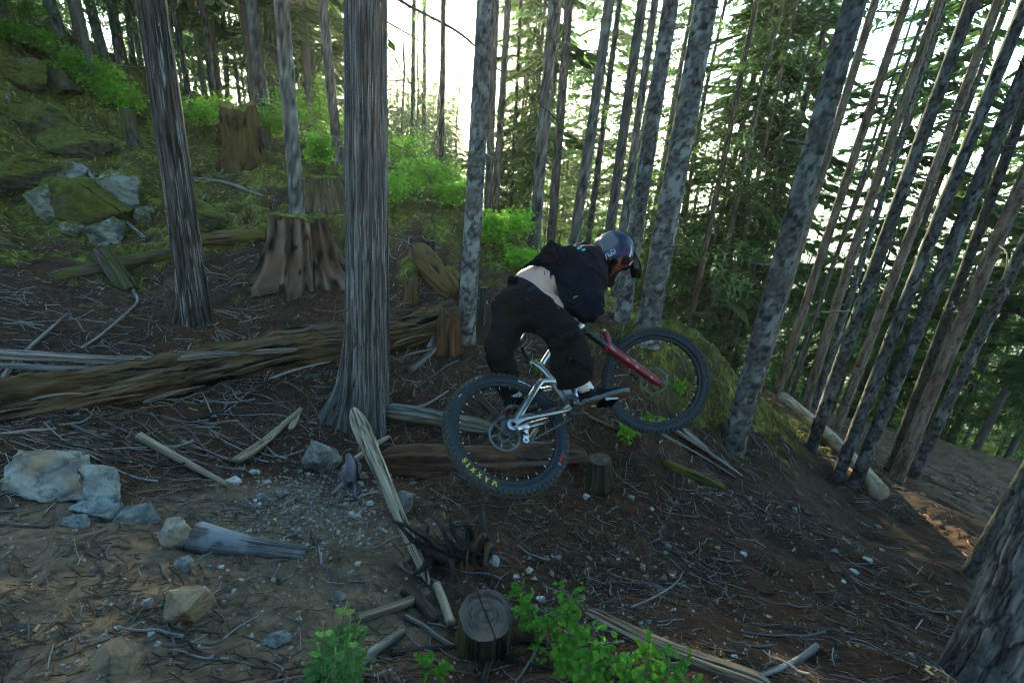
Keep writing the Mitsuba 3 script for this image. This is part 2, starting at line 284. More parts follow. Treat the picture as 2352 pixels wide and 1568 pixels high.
def twig_spray(rng, L, droop, width, step=.085, wid=.05, col=(.05, .075, .03), fine=0):
    """One conifer bough along +x: flat sprays of needles on both sides of a drooping axis. fine = pairs of side sprigs per twig."""
    n = max(4, int(L / step)); vs, fs, cs = [], [], []
    sag = lambda s: -droop * L * (s ** 1.7)
    ph = rng.uniform(0, 6)
    def tri(a, b, c, t):
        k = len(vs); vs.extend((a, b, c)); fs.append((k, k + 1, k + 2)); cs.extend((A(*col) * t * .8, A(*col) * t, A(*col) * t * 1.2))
    for i in range(n):
        s = (i + .6) / n
        if s < .12: continue
        o = A(L * s, .05 * L * math.sin(ph + 3 * s), sag(s))
        for sd in (-1, 1):
            if rng.random() < .12: continue
            l = width * L * (.35 + .65 * math.sin(math.pi * min(1, s * .85 + .12))) * (1.15 - s * .55) * rng.uniform(.6, 1.2)
            a = rng.uniform(.75, 1.1) * sd
            d = nrm(A(math.cos(a), math.sin(a), rng.uniform(-.45, .08)))
            up = nrm(np.cross(d, np.cross(A(0, 0, 1) + rng.normal(0, .35, 3), d))); sidev = np.cross(up, d)
            w = wid * rng.uniform(.7, 1.3) * (l / .3) ** .4
            t = rng.uniform(.6, 1.35)
            if not fine:
                m = o + d * l * .45 - A(0, 0, .02); e = o + d * l - A(0, 0, .06 * l + .02)
                tri(o, m + sidev * w, e, t); tri(o, e, m - sidev * w, t)
            else:
                e = o + d * l * 1.05 - A(0, 0, .05 * l)
                tri(o + sidev * .006, e, o - sidev * .006, t)
                for j in range(fine):
                    q = (j + .5) / fine * .9; p = lerp(o, e, q); lw = w * 2.1 * (1 - .65 * q) * rng.uniform(.7, 1.2)
                    for g in (-1, 1):
                        dd = d * .75 + sidev * g + up * rng.uniform(-.35, .15)
                        tri(p - d * .012 * L, p + d * .022 * L, p + dd * lw, t * rng.uniform(.8, 1.2))
    return np.array(vs), np.array(fs), np.array(cs)
def place(m, org, yaw, pitch=0.0, roll=0.0, s=1.0):
    cy, sy, cp, sp = math.cos(yaw), math.sin(yaw), math.cos(pitch), math.sin(pitch)
    Rm = np.array([[cy, -sy, 0], [sy, cy, 0], [0, 0, 1]]) @ np.array([[cp, 0, -sp], [0, 1, 0], [sp, 0, cp]])
    return (m[0] * s) @ Rm.T + org, m[1], m[2]
def crown_mesh(seed, H, h0, R, n, col, droop=.3, gap=.25, step=.1, wid=.06, fine=0):
    """Boughs from height h0 to the tip H around a stem on the z axis."""
    rng = np.random.default_rng(seed); out = []
    pool = [twig_spray(rng, 1.0, rng.uniform(droop * .6, droop * 1.5), rng.uniform(.30, .45), step=step / 1.6, wid=wid / 1.6, col=col, fine=fine) for _ in range(7)]
    for i in range(n):
        s = (i + rng.random()) / n; h = lerp(h0, H, s ** .85)
        L = R * (1 - ((h - h0) / (H - h0)) ** 1.2) ** .8 * rng.uniform(.45, 1.15) * (1 if rng.random() > gap else .5) + .25
        m = pool[rng.integers(7)]
        v, f, c = place(m, A(0, 0, h), rng.uniform(0, 2 * math.pi), rng.uniform(-.35, .2) + .5 * s ** 3, s=L)
        out.append((v, f, c * rng.uniform(.7, 1.3)))
    return join(out)
NEEDLE = A(.080, .135, .045)
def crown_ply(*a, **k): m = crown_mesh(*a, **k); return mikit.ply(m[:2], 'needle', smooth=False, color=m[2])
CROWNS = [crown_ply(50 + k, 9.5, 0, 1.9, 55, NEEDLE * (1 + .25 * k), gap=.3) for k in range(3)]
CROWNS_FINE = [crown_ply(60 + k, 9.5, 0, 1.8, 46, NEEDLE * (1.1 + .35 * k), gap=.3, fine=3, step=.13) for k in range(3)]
tree_tops = []
def limb(p, d, L, r, rng, bend=.25, n=6):
    q = [p]; d = nrm(d)
    for i in range(n):
        d = nrm(d + rng.normal(0, bend, 3) * .35 + A(0, 0, -.05)); q.append(q[-1] + d * L / n)
    return q
def tree(kind, label, u0, v0, u1, v1, w, d, bark, rings=.02, sides=44, H=19.0, stubs=6, flare=.35, disp=None, crown=0, group=None, seed=None, visible_base=True, stub_len=(.05, .25), rough='matte'):
    """A conifer whose stem runs through (u0, v0) and (u1, v1) of the photograph at depth d, w px thick; it goes on down into the ground and up to its crown."""
    seed = seed or int(u0 * 7 + v0) % 9973; rng = np.random.default_rng(seed)
    b = P(u0, v0, d)
    k = A(b[0] - CAM[0], b[1] - CAM[1]); r1 = ray(u1, v1)
    top = CAM + r1 * ((k @ k) / (r1[:2] @ k))
    ax = nrm(top - b)
    for _ in range(6):
        b = b + ax * (ground_at(b[:2])[0] - b[2]) / ax[2]
    b = b - ax * .12
    w = w / math.sqrt(1 + (((u0 + u1) / 2 - 1176) / FOC) ** 2)            # a wide lens draws what stands to the side wider
    rad = .5 * w / FOC * (d + depth(top)) * .5
    key = numbered(kind)
    near = np.arange(0, 7.5, rings); s = np.r_[near, np.linspace(7.5, H, 14)]
    bow = rng.normal(0, .03, 2)
    sx = nrm(np.cross(ax, A(0, 0, 1)) if abs(ax[2]) < .999 else A(1, 0, 0)); sy = np.cross(ax, sx)
    pts = b + s[:, None] * ax + (np.sin(s * .5)[:, None] * (bow[0] * sx + bow[1] * sy)) * .5
    dz = np.maximum((pts - CAM) @ FW, .55 * (d + depth(top)) * .5); vis = .5 * w / FOC * dz                   # as thick as it looks, thinning out upwards
    rr = np.maximum(vis * (1 - sst(5, H, s)), .35 * rad * (1 - s / H)) * (1 + flare * np.exp(-s / (1.1 * rad + .05)))
    dd = disp or (lambda S, TH: 1 + .06 * (fbm(np.stack([np.cos(TH) * 1.8, np.sin(TH) * 1.8, S * 9], -1), 4, seed) - .5) * 2 + flare * .5 * np.exp(-S / .22) * (fbm(np.stack([np.cos(TH) * 1.3, np.sin(TH) * 1.3, S * .4], -1), 2, seed + 1) - .5) * 2)
    obj('trunk', tube(pts, np.maximum(rr, .01), sides, colfn=bark, disp=dd), rough, key)
    at = lambda h: np.array([np.interp(h, s, pts[:, q]) for q in range(3)])
    if stubs:
        big = []
        for i in range(stubs):
            h = rng.uniform(.5, 6.5); a = rng.uniform(0, 2 * math.pi); dr = math.cos(a) * sx + math.sin(a) * sy
            L = rng.uniform(*stub_len) * (1 if rng.random() < .75 else 3)
            o = at(h) + dr * rad * .85
            q = limb(o, dr + A(0, 0, rng.uniform(-.3, .35)), L + rad * .2, .01, rng)
            big.append(tube(q, np.linspace(.011, .004, len(q)) * (1 + rad), 5, color=A(.10, .085, .07) * rng.uniform(.6, 1.5)))
        for m in big[:8]: obj('dead_branch', m, 'matte', key)
    if crown is not None:
        h0 = H * (.44 if d < 12 else .3)
        ck = numbered(key + '__crown')
        c, sn = math.cos(rng.uniform(0, 6)), 0
        sc = (H - h0 + .6) / 9.5
        scene[ck] = {**(CROWNS_FINE if d > 10.5 else CROWNS)[(seed + crown) % 3], 'to_world': T().translate(at(h0).tolist()).rotate([0, 0, 1], rng.uniform(0, 360)).scale([rng.uniform(.75, 1.05), rng.uniform(.75, 1.05), sc])}
    tree_tops.append((b[0], b[1]))
    tag(key, label, 'tree', group)
    return key

def cedar_disp(seed, n, amp, root):
    def fn(S, TH):
        q = np.stack([np.cos(TH) * n, np.sin(TH) * n, S * .9], -1)
        k = 1 + amp * (fbm(q, 4, seed) - .5) * 2
        b = np.maximum(0, np.cos((TH - root[0]) * 1.0)) ** 3 * root[1] + .5 * np.maximum(0, np.cos(TH * 3 + 1.1)) * root[1]
        return k + b * np.exp(-S / root[2])
    return fn
tree('cedar_tree', 'broad grey cedar trunk with fibrous vertical bark and a flared foot, left of the rider', 846, 900, 842, 0, 99, 4.3, bark_strip(5, A(.046, .040, .037), A(.150, .140, .135), 13), rings=.015, sides=230, stubs=7, flare=.0, disp=cedar_disp(4, 7.5, .055, (1.9, 1.25, .36)), H=24, crown=0)
tree('conifer', 'dark furrowed trunk leaning left with a burl at its foot, left of the cedar', 447, 700, 345, 0, 74, 5.0, bark_strip(8, A(.022, .018, .016), A(.100, .084, .075), 6), rings=.02, sides=150, stubs=10, disp=cedar_disp(9, 5.5, .07, (2.0, .55, .25)), flare=.1, H=22, crown=1)
tree('conifer', 'slender pale grey mottled trunk between the cedar and the rider', 1071, 760, 1115, 0, 41, 5.3, bark_fir(21, 1.1), stubs=8)
tree('conifer', 'pale blotched trunk rising directly behind the rider\'s helmet, left one of a pair', 1428, 740, 1545, 0, 37, 5.6, bark_fir(31, .95, white=1.1), stubs=8)
tree('conifer', 'thicker pale blotched trunk standing behind the front wheel, right one of a pair', 1478, 800, 1620, 0, 54, 5.0, bark_fir(41, .95, white=1.1), stubs=10)
tree('conifer', 'leaning mottled grey trunk on the mossy bank just right of the front wheel', 1690, 1000, 1965, 0, 56, 4.6, bark_fir(51, .72), stubs=9)
tree('conifer', 'smooth reddish brown thin trunk behind the leaning mottled trunk', 1738, 900, 1853, 521, 20, 8.6, bark_brown(61), stubs=4)
tree('conifer', 'straight thin trunk with grey brown bark at the left edge of the dense right grove', 1777, 925, 2083, 0, 22, 8.8, bark_brown(71, .9), stubs=9)
tree('conifer', 'very thin dark stem in the right grove beside the far dirt bank', 1805, 907, 1946, 521, 11, 11.5, bark_brown(81, .7), stubs=5)
tree('conifer', 'thin trunk with a sunlit pale left edge above the end of the fallen pale log', 1848, 942, 2157, 0, 24, 8.6, bark_brown(91, 1.0), stubs=12)
tree('conifer', 'thin grey stem close behind the sunlit trunk above the fallen pale log', 1868, 942, 2170, 0, 15, 10.0, bark_fir(101, .8), stubs=8)
tree('conifer', 'mottled dark grey trunk standing in front of the fallen pale log', 1853, 1055, 2238, 0, 34, 5.9, bark_fir(111, .62), stubs=9)
tree('conifer', 'sunlit straight trunk behind the fallen pale log, bright along its whole left side', 1918, 988, 2294, 0, 26, 7.8, bark_brown(121, 1.0), stubs=14)
tree('conifer', 'left trunk of the close twin trunks over the broken log end', 1926, 1090, 2350, 35, 34, 5.4, bark_fir(131, .6), stubs=9)
tree('conifer', 'right trunk of the close twin trunks over the broken log end', 1968, 1100, 2352, 176, 36, 5.3, bark_fir(141, .55), stubs=9)
tree('conifer', 'dark shaded trunk with a mossy foot right of the twin trunks', 2041, 1080, 2248, 521, 27, 6.3, bark_fir(151, .38, white=.3), stubs=8)
tree('conifer', 'reddish trunk with warm sunlit bark near the right dirt trail', 2073, 1068, 2314, 521, 38, 6.0, bark_brown(161, .9), stubs=10, stub_len=(.15, .5))
tree('conifer', 'grey trunk nearest the far dirt trail at the right', 2104, 1080, 2352, 573, 31, 6.4, bark_fir(171, .6), stubs=8)
tree('conifer', 'huge rough barked trunk cut by the bottom right corner', 2262, 1568, 2470, 1108, 225, 1.9, bark_scaly(28, A(.045, .043, .045), A(.125, .122, .125)), rings=.014, sides=220, stubs=0, disp=scaly_disp(28), H=20, flare=.15)
tree('conifer', 'thin grey trunk leaning right just behind the huge corner trunk', 2196, 1370, 2352, 1090, 38, 3.5, bark_fir(191, .65), stubs=3)
# trunks of the middle distance
_mid = [(1122, 457, 1139, 0, 17, 11.5, 'dark brown slim trunk just right of the pale slender trunk', .6), (1139, 436, 1167, 0, 16, 12.5, 'second dark slim trunk right of the pale slender trunk, with ragged foliage', .6),
 (1229, 540, 1276, 0, 26, 8.6, 'grey brown trunk midway between the pale slender trunk and the helmet', .8), (1266, 540, 1304, 35, 20, 10, 'dark trunk right behind the grey brown trunk above the rider\'s back', .5),
 (1316, 560, 1396, 0, 24, 9, 'brown grey leaning trunk above the rider\'s shoulders', .85), (1368, 420, 1424, 0, 14, 13, 'narrow dark stem above the helmet, second from the left there', .6),
 (1403, 527, 1477, 0, 23, 9.2, 'dark bristly trunk rising straight above the helmet', .65), (1431, 527, 1505, 0, 18, 11, 'brown trunk pressed close behind the pale pair', .8), (1173, 500, 1185, 246, 8, 14, 'pole thin dark sapling between slim dark trunks and the grey brown trunk', .5),
 (1013, 387, 1017, 118, 12, 17, 'thin bare trunk washed out by the sun behind it', .7), (946, 370, 951, 20, 10, 19, 'hazy thin trunk beside the cedar under the sun', .7), (972, 380, 974, 180, 9, 21, 'short hazy stem between the two washed out thin trunks', .7),
 (168, 170, 116, 0, 31, 10.2, 'pale lichen trunk with a dark mossy foot on the upper left bank', 1.0), (202, 158, 172, 0, 14, 13, 'thin pale stem behind the upper left bank', 1.0), (253, 190, 204, 0, 28, 11, 'thick mottled trunk with a sunlit foot above the upper left bank', .9),
 (292, 228, 251, 0, 22, 12, 'mottled trunk left of the dark furrowed trunk', 1.0), (315, 218, 290, 0, 15, 14, 'thin trunk against the bright gap left of the dark furrowed trunk', .8), (443, 274, 401, 18, 15, 13, 'slim leaning trunk right of the dark furrowed trunk', .8),
 (492, 239, 464, 0, 17, 13, 'slim pale trunk left of the mossy rotten stump', .9), (502, 228, 487, 0, 14, 15, 'slim dark trunk behind the mossy rotten stump', .6), (523, 228, 509, 0, 12, 17, 'thin dark stem behind the rotten stump, the more distant one', .5),
 (605, 288, 576, 0, 30, 10, 'stout grey brown trunk standing over the mossy rotten stump', .7), (633, 264, 612, 0, 20, 13, 'dim grey trunk between the stout trunk and the white speckled trunk', .7), (682, 470, 647, 0, 36, 7.2, 'white speckled trunk above the big weathered stump', 1.15),
 (777, 362, 743, 0, 23, 10, 'mottled grey trunk close left of the broad cedar', .8)]
for i, (u0, v0, u1, v1, w, d, lab, tone) in enumerate(_mid):
    tree('conifer', lab, u0, v0, u1, v1, w, d, bark_fir(300 + i, tone, white=.3 if tone < .75 else 1.0, moss=.8 if u0 < 700 else 0), rings=.12, sides=20, stubs=10, H=18 + (i % 5), crown=i % 3, stub_len=(.08, .5))
_far = [(1580, 767, 1738, 0, 15, 13), (1591, 767, 1721, 228, 9, 15), (1647, 820, 1798, 151, 12, 14), (1650, 826, 1861, 28, 12, 15), (1612, 785, 1672, 521, 7, 19), (1686, 837, 1763, 521, 8, 18), (1549, 732, 1573, 521, 8, 18),
 (1668, 826, 1745, 521, 7, 20), (1726, 860, 1830, 521, 7, 23), (1785, 880, 1905, 521, 7, 24), (1890, 930, 2030, 521, 8, 20), (1990, 950, 2150, 521, 8, 19), (2200, 960, 2352, 620, 14, 14), (2230, 980, 2352, 720, 12, 16), (2180, 940, 2340, 521, 12, 16)]
for i, (u0, v0, u1, v1, w, d) in enumerate(_far):
    tree('conifer', 'thin straight conifer stem in the sparse grove beyond the right mossy bank', u0, v0, u1, v1, w, d, bark_brown(500 + i, .7 + .5 * (i % 3) / 2), rings=.3, sides=12, stubs=8, H=20, crown=i % 3, group='thin conifers in the grove beyond the right bank', stub_len=(.2, .7))

# ------------------------------------------------------------------ the forest behind: copies of three kinds
def forest_kind(name, H, h0, R, n, rad, seed, col, fine, gap, step):
    pts = np.stack([np.zeros(9), np.zeros(9), np.linspace(-.6, H, 9)], -1) + np.r_[0, np.random.default_rng(seed).normal(0, .05, 8)][:, None] * A(1, .6, 0)
    tr = tube(pts, np.linspace(rad * 1.2, .02, 9), 8, colfn=lambda S, TH, V: cmix(A(.09, .07, .055), A(.17, .15, .13), fbm(V * A(6, 6, 3), 2, seed)))
    cr = crown_mesh(seed, H, h0, R, n, col, gap=gap, fine=fine, step=step, wid=.085)
    scene[name] = {'type': 'shapegroup', 'trunk': mikit.ply(tr[:2], 'matte', smooth=True, color=tr[2]), 'crown': mikit.ply(cr[:2], 'needle', smooth=False, color=cr[2])}
for k, (c, g) in enumerate(((1.0, .25), (1.3, .35))):
    forest_kind(f'kind_tall_{k}', 20, 2.5, 2.6, 150, .085, 70 + k, NEEDLE * c, 0, g, .075)
    forest_kind(f'kind_mid_{k}', 13, 1.2, 2.2, 105, .065, 80 + k, NEEDLE * c * 1.15, 3, g, .11)
    forest_kind(f'kind_young_{k}', 6.5, .3, 1.5, 48, .04, 90 + k, NEEDLE * c * 1.4, 3, g, .11)
FOREST_LABELS = {'tall': 'tall dark conifer standing in the dense forest behind the slope', 'mid': 'middle sized conifer with hanging boughs in the forest behind the slope', 'young': 'young low branched conifer filling the gaps between the trunks behind'}
def forest_tree(kind, az, r, s=1.0, top=None, rng=random.Random(3)):
    x, y = r * math.sin(math.radians(az)), r * math.cos(math.radians(az))
    if 9 < y < 45 and kind != 'young' and 2.6 < x + .187 * (y - 6.5) < 5.4: return               # a lane that lets the low sun reach the right grove
    z = float(ground_at((x, y))[0]); H = {'tall': 20, 'mid': 13, 'young': 6.5}[kind]
    if top is not None:                                              # the height that its tip should reach, as degrees above eye level
        s = (CAM[2] + r * math.tan(math.radians(top)) - z) / H
    w = 1.0 if s < 1.4 else s ** -.4
    key = numbered('conifer')
    scene[key] = {'type': 'instance', 'shape': {'type': 'ref', 'id': f'kind_{kind}_{rng.randrange(2)}'}, 'to_world': T().translate([x, y, z]).rotate([0, 0, 1], rng.uniform(0, 360)).scale([s * w, s * w, s])}
    tag(key, FOREST_LABELS[kind], 'tree', 'conifers of the forest behind')
_rg = random.Random(11)
def scatter(n, kinds, az0, az1, r0, r1, top=None, s=(.8, 1.15)):
    for i in range(n):
        az = az0 + (az1 - az0) * (i + _rg.random()) / n; r = r0 * (r1 / r0) ** _rg.random()
        forest_tree(_rg.choice(kinds), az, r, _rg.uniform(*s), None if top is None else _rg.uniform(*top))
scatter(20, ['mid', 'tall', 'young'], -49, -22, 14, 26)
scatter(32, ['tall', 'mid'], -54, -18.5, 24, 60)
scatter(10, ['mid'], -22, -8.5, 30, 42, top=(7.0, 10.2))
scatter(11, ['mid'], -16, -9.5, 32, 44, top=(8.8, 9.9))
scatter(14, ['tall'], -26, -15.5, 42, 66, top=(10.6, 13.5))
scatter(22, ['tall'], -15.5, -8, 46, 66, top=(10.0, 11.4))
scatter(5, ['tall'], -8, -2.5, 42, 66, top=(5.5, 8))
scatter(5, ['tall'], -2.5, 2, 42, 66, top=(10.6, 14))
scatter(6, ['young'], -19, -4, 17, 26)
scatter(20, ['mid', 'young', 'tall', 'mid'], -1, 16, 14, 25)
scatter(12, ['mid', 'tall'], -2, 5, 14.5, 24)
scatter(10, ['tall', 'mid'], 4, 17, 26, 45)
scatter(20, ['tall', 'mid'], -1, 18, 24, 60)
scatter(25, ['tall', 'mid', 'mid', 'young'], 16, 57, 14, 25, s=(.8, 1.15))
scatter(18, ['mid', 'tall', 'mid'], 18, 58, 22, 36)
scatter(12, ['tall'], 15, 60, 34, 80)
scatter(18, ['young'], 17, 56, 15, 30, s=(1.0, 1.6))
scatter(26, ['tall'], -55, 60, 80, 180)
scatter(26, ['tall'], 64, 296, 7, 26)                               # the same forest behind the camera
# ------------------------------------------------------------------ rocks, stumps, logs and sticks
def On(u, v, h=0.0, dmax=40.0):
    """Where the ray through (u, v) is h metres above the ground."""
    d = ray(u, v); t = np.exp(np.linspace(math.log(0.9), math.log(dmax), 240)); p = CAM + t[:, None] * d
    g = p[:, 2] - ground_base_fast(p[:, :2]) - h; i = int(np.argmax(g < 0)) if (g < 0).any() else len(t) - 1
    a, b = g[max(i - 1, 0)], g[i]; k = lerp(t[max(i - 1, 0)], t[i], np.clip(a / (a - b + 1e-9), 0, 1))
    return CAM + k * d
def px(p, n): return n / FOC * depth(p)                              # n frame pixels at that point, in metres
def slope(p, e=.25):
    x, y = p[0], p[1]; g = ground_base([(x + e, y), (x - e, y), (x, y + e), (x, y - e)])
    return nrm(A(-(g[0] - g[1]) / (2 * e), -(g[2] - g[3]) / (2 * e), 1))
def rock_mesh(seed, size, cuts=16, fine=.03, rough=.03, colors=((.16, .17, .165), (.30, .31, .30)), tan=0.0, moss=0.0, lichen=0.0, dirt=.3):
    rng = np.random.default_rng(seed); q = nrm(rng.normal(size=(cuts, 3))) * rng.uniform(.8, 1.1, (cuts, 1))
    h = ConvexHull(q); m = trimesh.Trimesh(q, h.simplices, process=True); m.fix_normals()
    m.apply_scale(np.asarray(size, float))
    v, f = trimesh.remesh.subdivide_to_size(m.vertices, m.faces, max_edge=fine * max(size) * 3.2, max_iter=8)
    m = trimesh.Trimesh(v, f, process=True); s = max(size); n0 = m.vertex_normals
    k = (fbm(m.vertices / s * 2.2 + seed, 4, seed) - .5) * .35 - sst(.035, .0, np.abs(fbm(m.vertices / s * A(2, 2, 5) + seed, 3, seed + 9) - .5)) * .05 + (fbm(m.vertices / s * A(6, 6, 14) + seed, 3, seed + 1) - .5) * rough * 6
    v = m.vertices + n0 * (k * s * .55)[:, None]; m = trimesh.Trimesh(v, m.faces, process=False); n = m.vertex_normals
    a = fbm(v / s * 3 + seed, 4, seed + 2); b = noise(v / s * 40, seed + 3)
    c = cmix(colors[0], colors[1], sst(.3, .7, a)) * (.75 + .5 * b)[:, None]
    c = cmix(c, np.asarray(colors[0]) * .45, sst(.03, .0, np.abs(fbm(v / s * A(2, 2, 5) + seed, 3, seed + 9) - .5)) * .7)
    if tan: c = cmix(c, A(.27, .18, .11), sst(.45, .62, fbm(v / s * 1.7, 3, seed + 4)) * tan)
    if lichen: c = cmix(c, A(.25, .265, .255), sst(.45, .55, fbm(v / s * 2.6, 4, seed + 5)) * lichen)
    if moss:
        g = sst(.35, .6, n[:, 2] * .7 + (fbm(v / s * 2.5, 4, seed + 6) - .5) * 1.6 + moss - .5)
        c = cmix(c, cmix(A(.045, .05, .01), A(.12, .12, .022), fbm(v / s * 8, 3, seed + 7)) * (.6 + .8 * b)[:, None], g); v = v + n * (g * .02)[:, None]
    c = c * A(1.05, 1.0, .93)
    c = cmix(c, A(.10, .08, .06), np.clip(dirt * sst(.2, -.6, v[:, 2] / size[2]), 0, 1))
    return v, m.faces, c
def rock(label, u, v, wpx, hpx, seed, sink=.35, flat=.7, yaw=0.0, lean=0.0, name='rock', group=None, cat='rock', deep=None, **k):
    p = On(u, v + hpx * .25); w = px(p, wpx) / 2; h = px(p, hpx) / 2 / max(.4, math.cos(math.radians(18)))
    m = rock_mesh(seed, (w, (deep or flat) * w, h), **k)
    vv, f, c = place(m, p + A(0, 0, h * (1 - 2 * sink)), yaw, lean)
    return tag(obj(name, (vv, f, c), 'matte'), label, cat, group)
GREY, BLUE, TANC, PALE = ((.12, .122, .115), (.26, .262, .25)), ((.105, .122, .122), (.215, .245, .24)), ((.17, .12, .08), (.30, .235, .165)), ((.22, .21, .185), (.38, .36, .32))
rock('large pale flat boulder slab lying half buried at the left edge', 120, 1085, 270, 105, 3, sink=.35, flat=.6, yaw=-.3, lean=-.10, fine=.010, colors=((.10, .108, .104), (.27, .275, .26)), dirt=.7, tan=.7, rough=.035, cat='boulder', name='boulder')
rock('broken grey boulder slab overlapping the large pale slab on its right', 235, 1120, 230, 120, 4, sink=.36, flat=.6, yaw=-.55, lean=-.22, fine=.012, colors=((.11, .125, .125), (.26, .275, .27)), tan=.35, rough=.035, cat='boulder', name='boulder')
rock('dark blue grey end block at the right side of the broken slabs', 312, 1175, 100, 80, 5, sink=.34, flat=.7, yaw=.3, lean=.15, fine=.02, colors=((.09, .11, .12), (.19, .215, .225)), rough=.03, cat='boulder', name='boulder')
rock('bluish wedge shaped stone leaning on the front of the broken slabs', 232, 1168, 125, 62, 14, sink=.3, yaw=.2, fine=.02, colors=((.14, .175, .18), (.27, .315, .315)))
rock('small squat blue grey stone below the big slab', 178, 1198, 66, 50, 15, sink=.3, fine=.03, colors=BLUE)
rock('upright buff stone against the butt of the grey log piece', 405, 1225, 84, 105, 26, sink=.25, flat=.8, fine=.025, colors=PALE, tan=.3)
rock('tan split stone with a groove, lying in the bare dirt', 432, 1372, 160, 115, 27, sink=.3, flat=.75, yaw=-.5, lean=.25, fine=.018, colors=TANC, tan=.5)
rock('buried stone with only a pale rusty rim showing at the bottom left', 245, 1490, 150, 120, 18, sink=.62, flat=.9, fine=.02, colors=((.10, .08, .06), (.17, .135, .10)), tan=.6)
rock('grey angular rock leaning at the foot of the cedar', 733, 1052, 118, 92, 33, sink=.28, flat=.8, yaw=.4, lean=.2, fine=.02, colors=GREY)
rock('small white stone beside the pale thin log', 538, 1103, 44, 26, 41, colors=((.35, .37, .37), (.5, .52, .52)))
rock('flat bluish rock showing through the dirt in the bottom left corner', 672 - 35, 1462, 70, 36, 44, sink=.5, colors=BLUE)
rock('dark grey slanting slab beside the leaning pole', 925, 1145, 75, 110, 45, sink=.4, flat=.5, yaw=.9, lean=.3, colors=((.10, .11, .11), (.18, .19, .185)))
rock('small grey blue chip stone in the dirt below the buff stone', 425, 1290, 52, 42, 46, colors=BLUE)
rock('little tan stone beside the split stone', 343, 1383, 40, 28, 47, colors=PALE)
rock('flat grey stone on the dirt left of the cedar seedling', 772, 1368, 46, 34, 48, colors=GREY)
rock('white standing stone above the cut stump', 1135, 1292, 26, 42, 49, sink=.2, colors=((.35, .37, .38), (.55, .56, .56)))
rock('pale round pebble left of the green shrub', 1243, 1372, 24, 18, 50, colors=((.4, .4, .38), (.55, .55, .53)))
rock('grey stone half hidden at the bottom right beside the bent stick', 1715, 1560, 64, 34, 52, colors=BLUE)
for i, (u, v, w, h, lab) in enumerate([(108, 468, 70, 120, 'tall grey lichen boulder in the moss at the far left'), (285, 432, 110, 130, 'boulder with a broad white lichen face beside the dark furrowed trunk'), (165, 393, 80, 60, 'small rounded grey boulder above the other lichen boulders'), (166, 524, 56, 44, 'small pale stone between the lichen boulders on the bank'), (252, 532, 96, 84, 'low pale boulder at the foot of the mossy bank'), (335, 490, 50, 60, 'narrow grey rock peeping out beside the dark furrowed trunk')]):
    rock(lab, u, v, w, h, 60 + i, sink=.40, flat=.9, fine=.02, colors=((.07, .08, .08), (.20, .215, .21)), moss=.5, lichen=.8, cat='boulder', name='boulder', dirt=0)
for i, (u, v, w, h, lab) in enumerate([(200, 440, 240, 110, 'wide moss covered boulder between the lichen faces on the left bank'), (60, 390, 190, 120, 'moss covered boulder at the left edge of the bank'), (180, 320, 190, 90, 'mossy hump above the lichen boulders'), (90, 250, 180, 90, 'mossy boulder under the dark stump high on the left bank'), (480, 480, 160, 90, 'dark mossy boulder behind the furrowed trunk'), (30, 150, 170, 90, 'mossy boulder near the top left corner'), (400, 380, 110, 60, 'mossy hump left of the rotten stump'), (1220, 640, 90, 50, 'mossy lump on the bank just behind the rider')]):
    rock(lab, u, v, w, h, 80 + i, sink=.5, flat=.8, fine=.02, colors=((.05, .05, .035), (.11, .11, .08)), moss=.95, cat='boulder', name='boulder', dirt=0)
_rs = np.random.default_rng(77)
_spots = [(_rs.uniform(560, 900), _rs.uniform(1080, 1260)) for _ in range(70)] + [(_rs.uniform(20, 900), _rs.uniform(1180, 1550)) for _ in range(60)] + [(_rs.uniform(1180, 1560), _rs.uniform(1270, 1430)) for _ in range(40)] + [(_rs.uniform(1300, 2100), _rs.uniform(1100, 1560)) for _ in range(30)]
_small = [rock_mesh(700 + k, (1, .8, .6), cuts=11, fine=.16, colors=(GREY, BLUE, PALE, TANC, ((.3, .31, .31), (.46, .47, .46)))[k % 5], dirt=.2) for k in range(10)]
for i, (u, v) in enumerate(_spots):
    p = On(u, v); s = px(p, _rs.uniform(4, 13) if i > 6 else 16); m = place(_small[_rs.integers(10)], p + A(0, 0, s * .15), _rs.uniform(0, 6), s=s)
    tag(obj('pebble', m, 'matte'), 'small loose stone scattered on the bare dirt of the slope', 'stone', 'small loose stones on the slope')
def gravel():
    rng = np.random.default_rng(5); ms = []
    base = [ConvexHull(nrm(rng.normal(size=(9, 3)))) for _ in range(6)]; base = [(h.points, h.simplices) for h in base]
    for i in range(2600):
        u, v = (rng.normal(720, 110), rng.normal(1165, 55)) if i % 3 else (rng.uniform(0, 1100), rng.uniform(1150, 1560))
        if i % 9 == 0: u, v = rng.uniform(1100, 1900), rng.uniform(1180, 1560)
        ms.append((u, v))
    uv = np.array(ms); D = np.array([ray(u, v) for u, v in uv])
    t = np.full(len(uv), 1.6)
    for _ in range(14):
        p = CAM + t[:, None] * D; t = np.clip(t + (p[:, 2] - ground_at(p[:, :2])) / (-D[:, 2] + .35) * .9, .8, 9)
    p = CAM + t[:, None] * D; out = []
    for q, d in zip(p, t):
        v, f = base[rng.integers(6)]; s = rng.uniform(.0025, .0085) * (.6 + .35 * d); g = rng.uniform(.10, .38 if u < 1100 else .24)
        out.append((v * A(1, 1, .7) * s + q, f, np.broadcast_to(A(1, rng.uniform(.9, 1.02), rng.uniform(.75, 1.02)) * g, v.shape)))
    tag(obj('gravel', join(out), 'matte', smooth=False), 'fine pale gravel and grit strewn over the bare dirt', 'gravel', kind='stuff')
gravel()

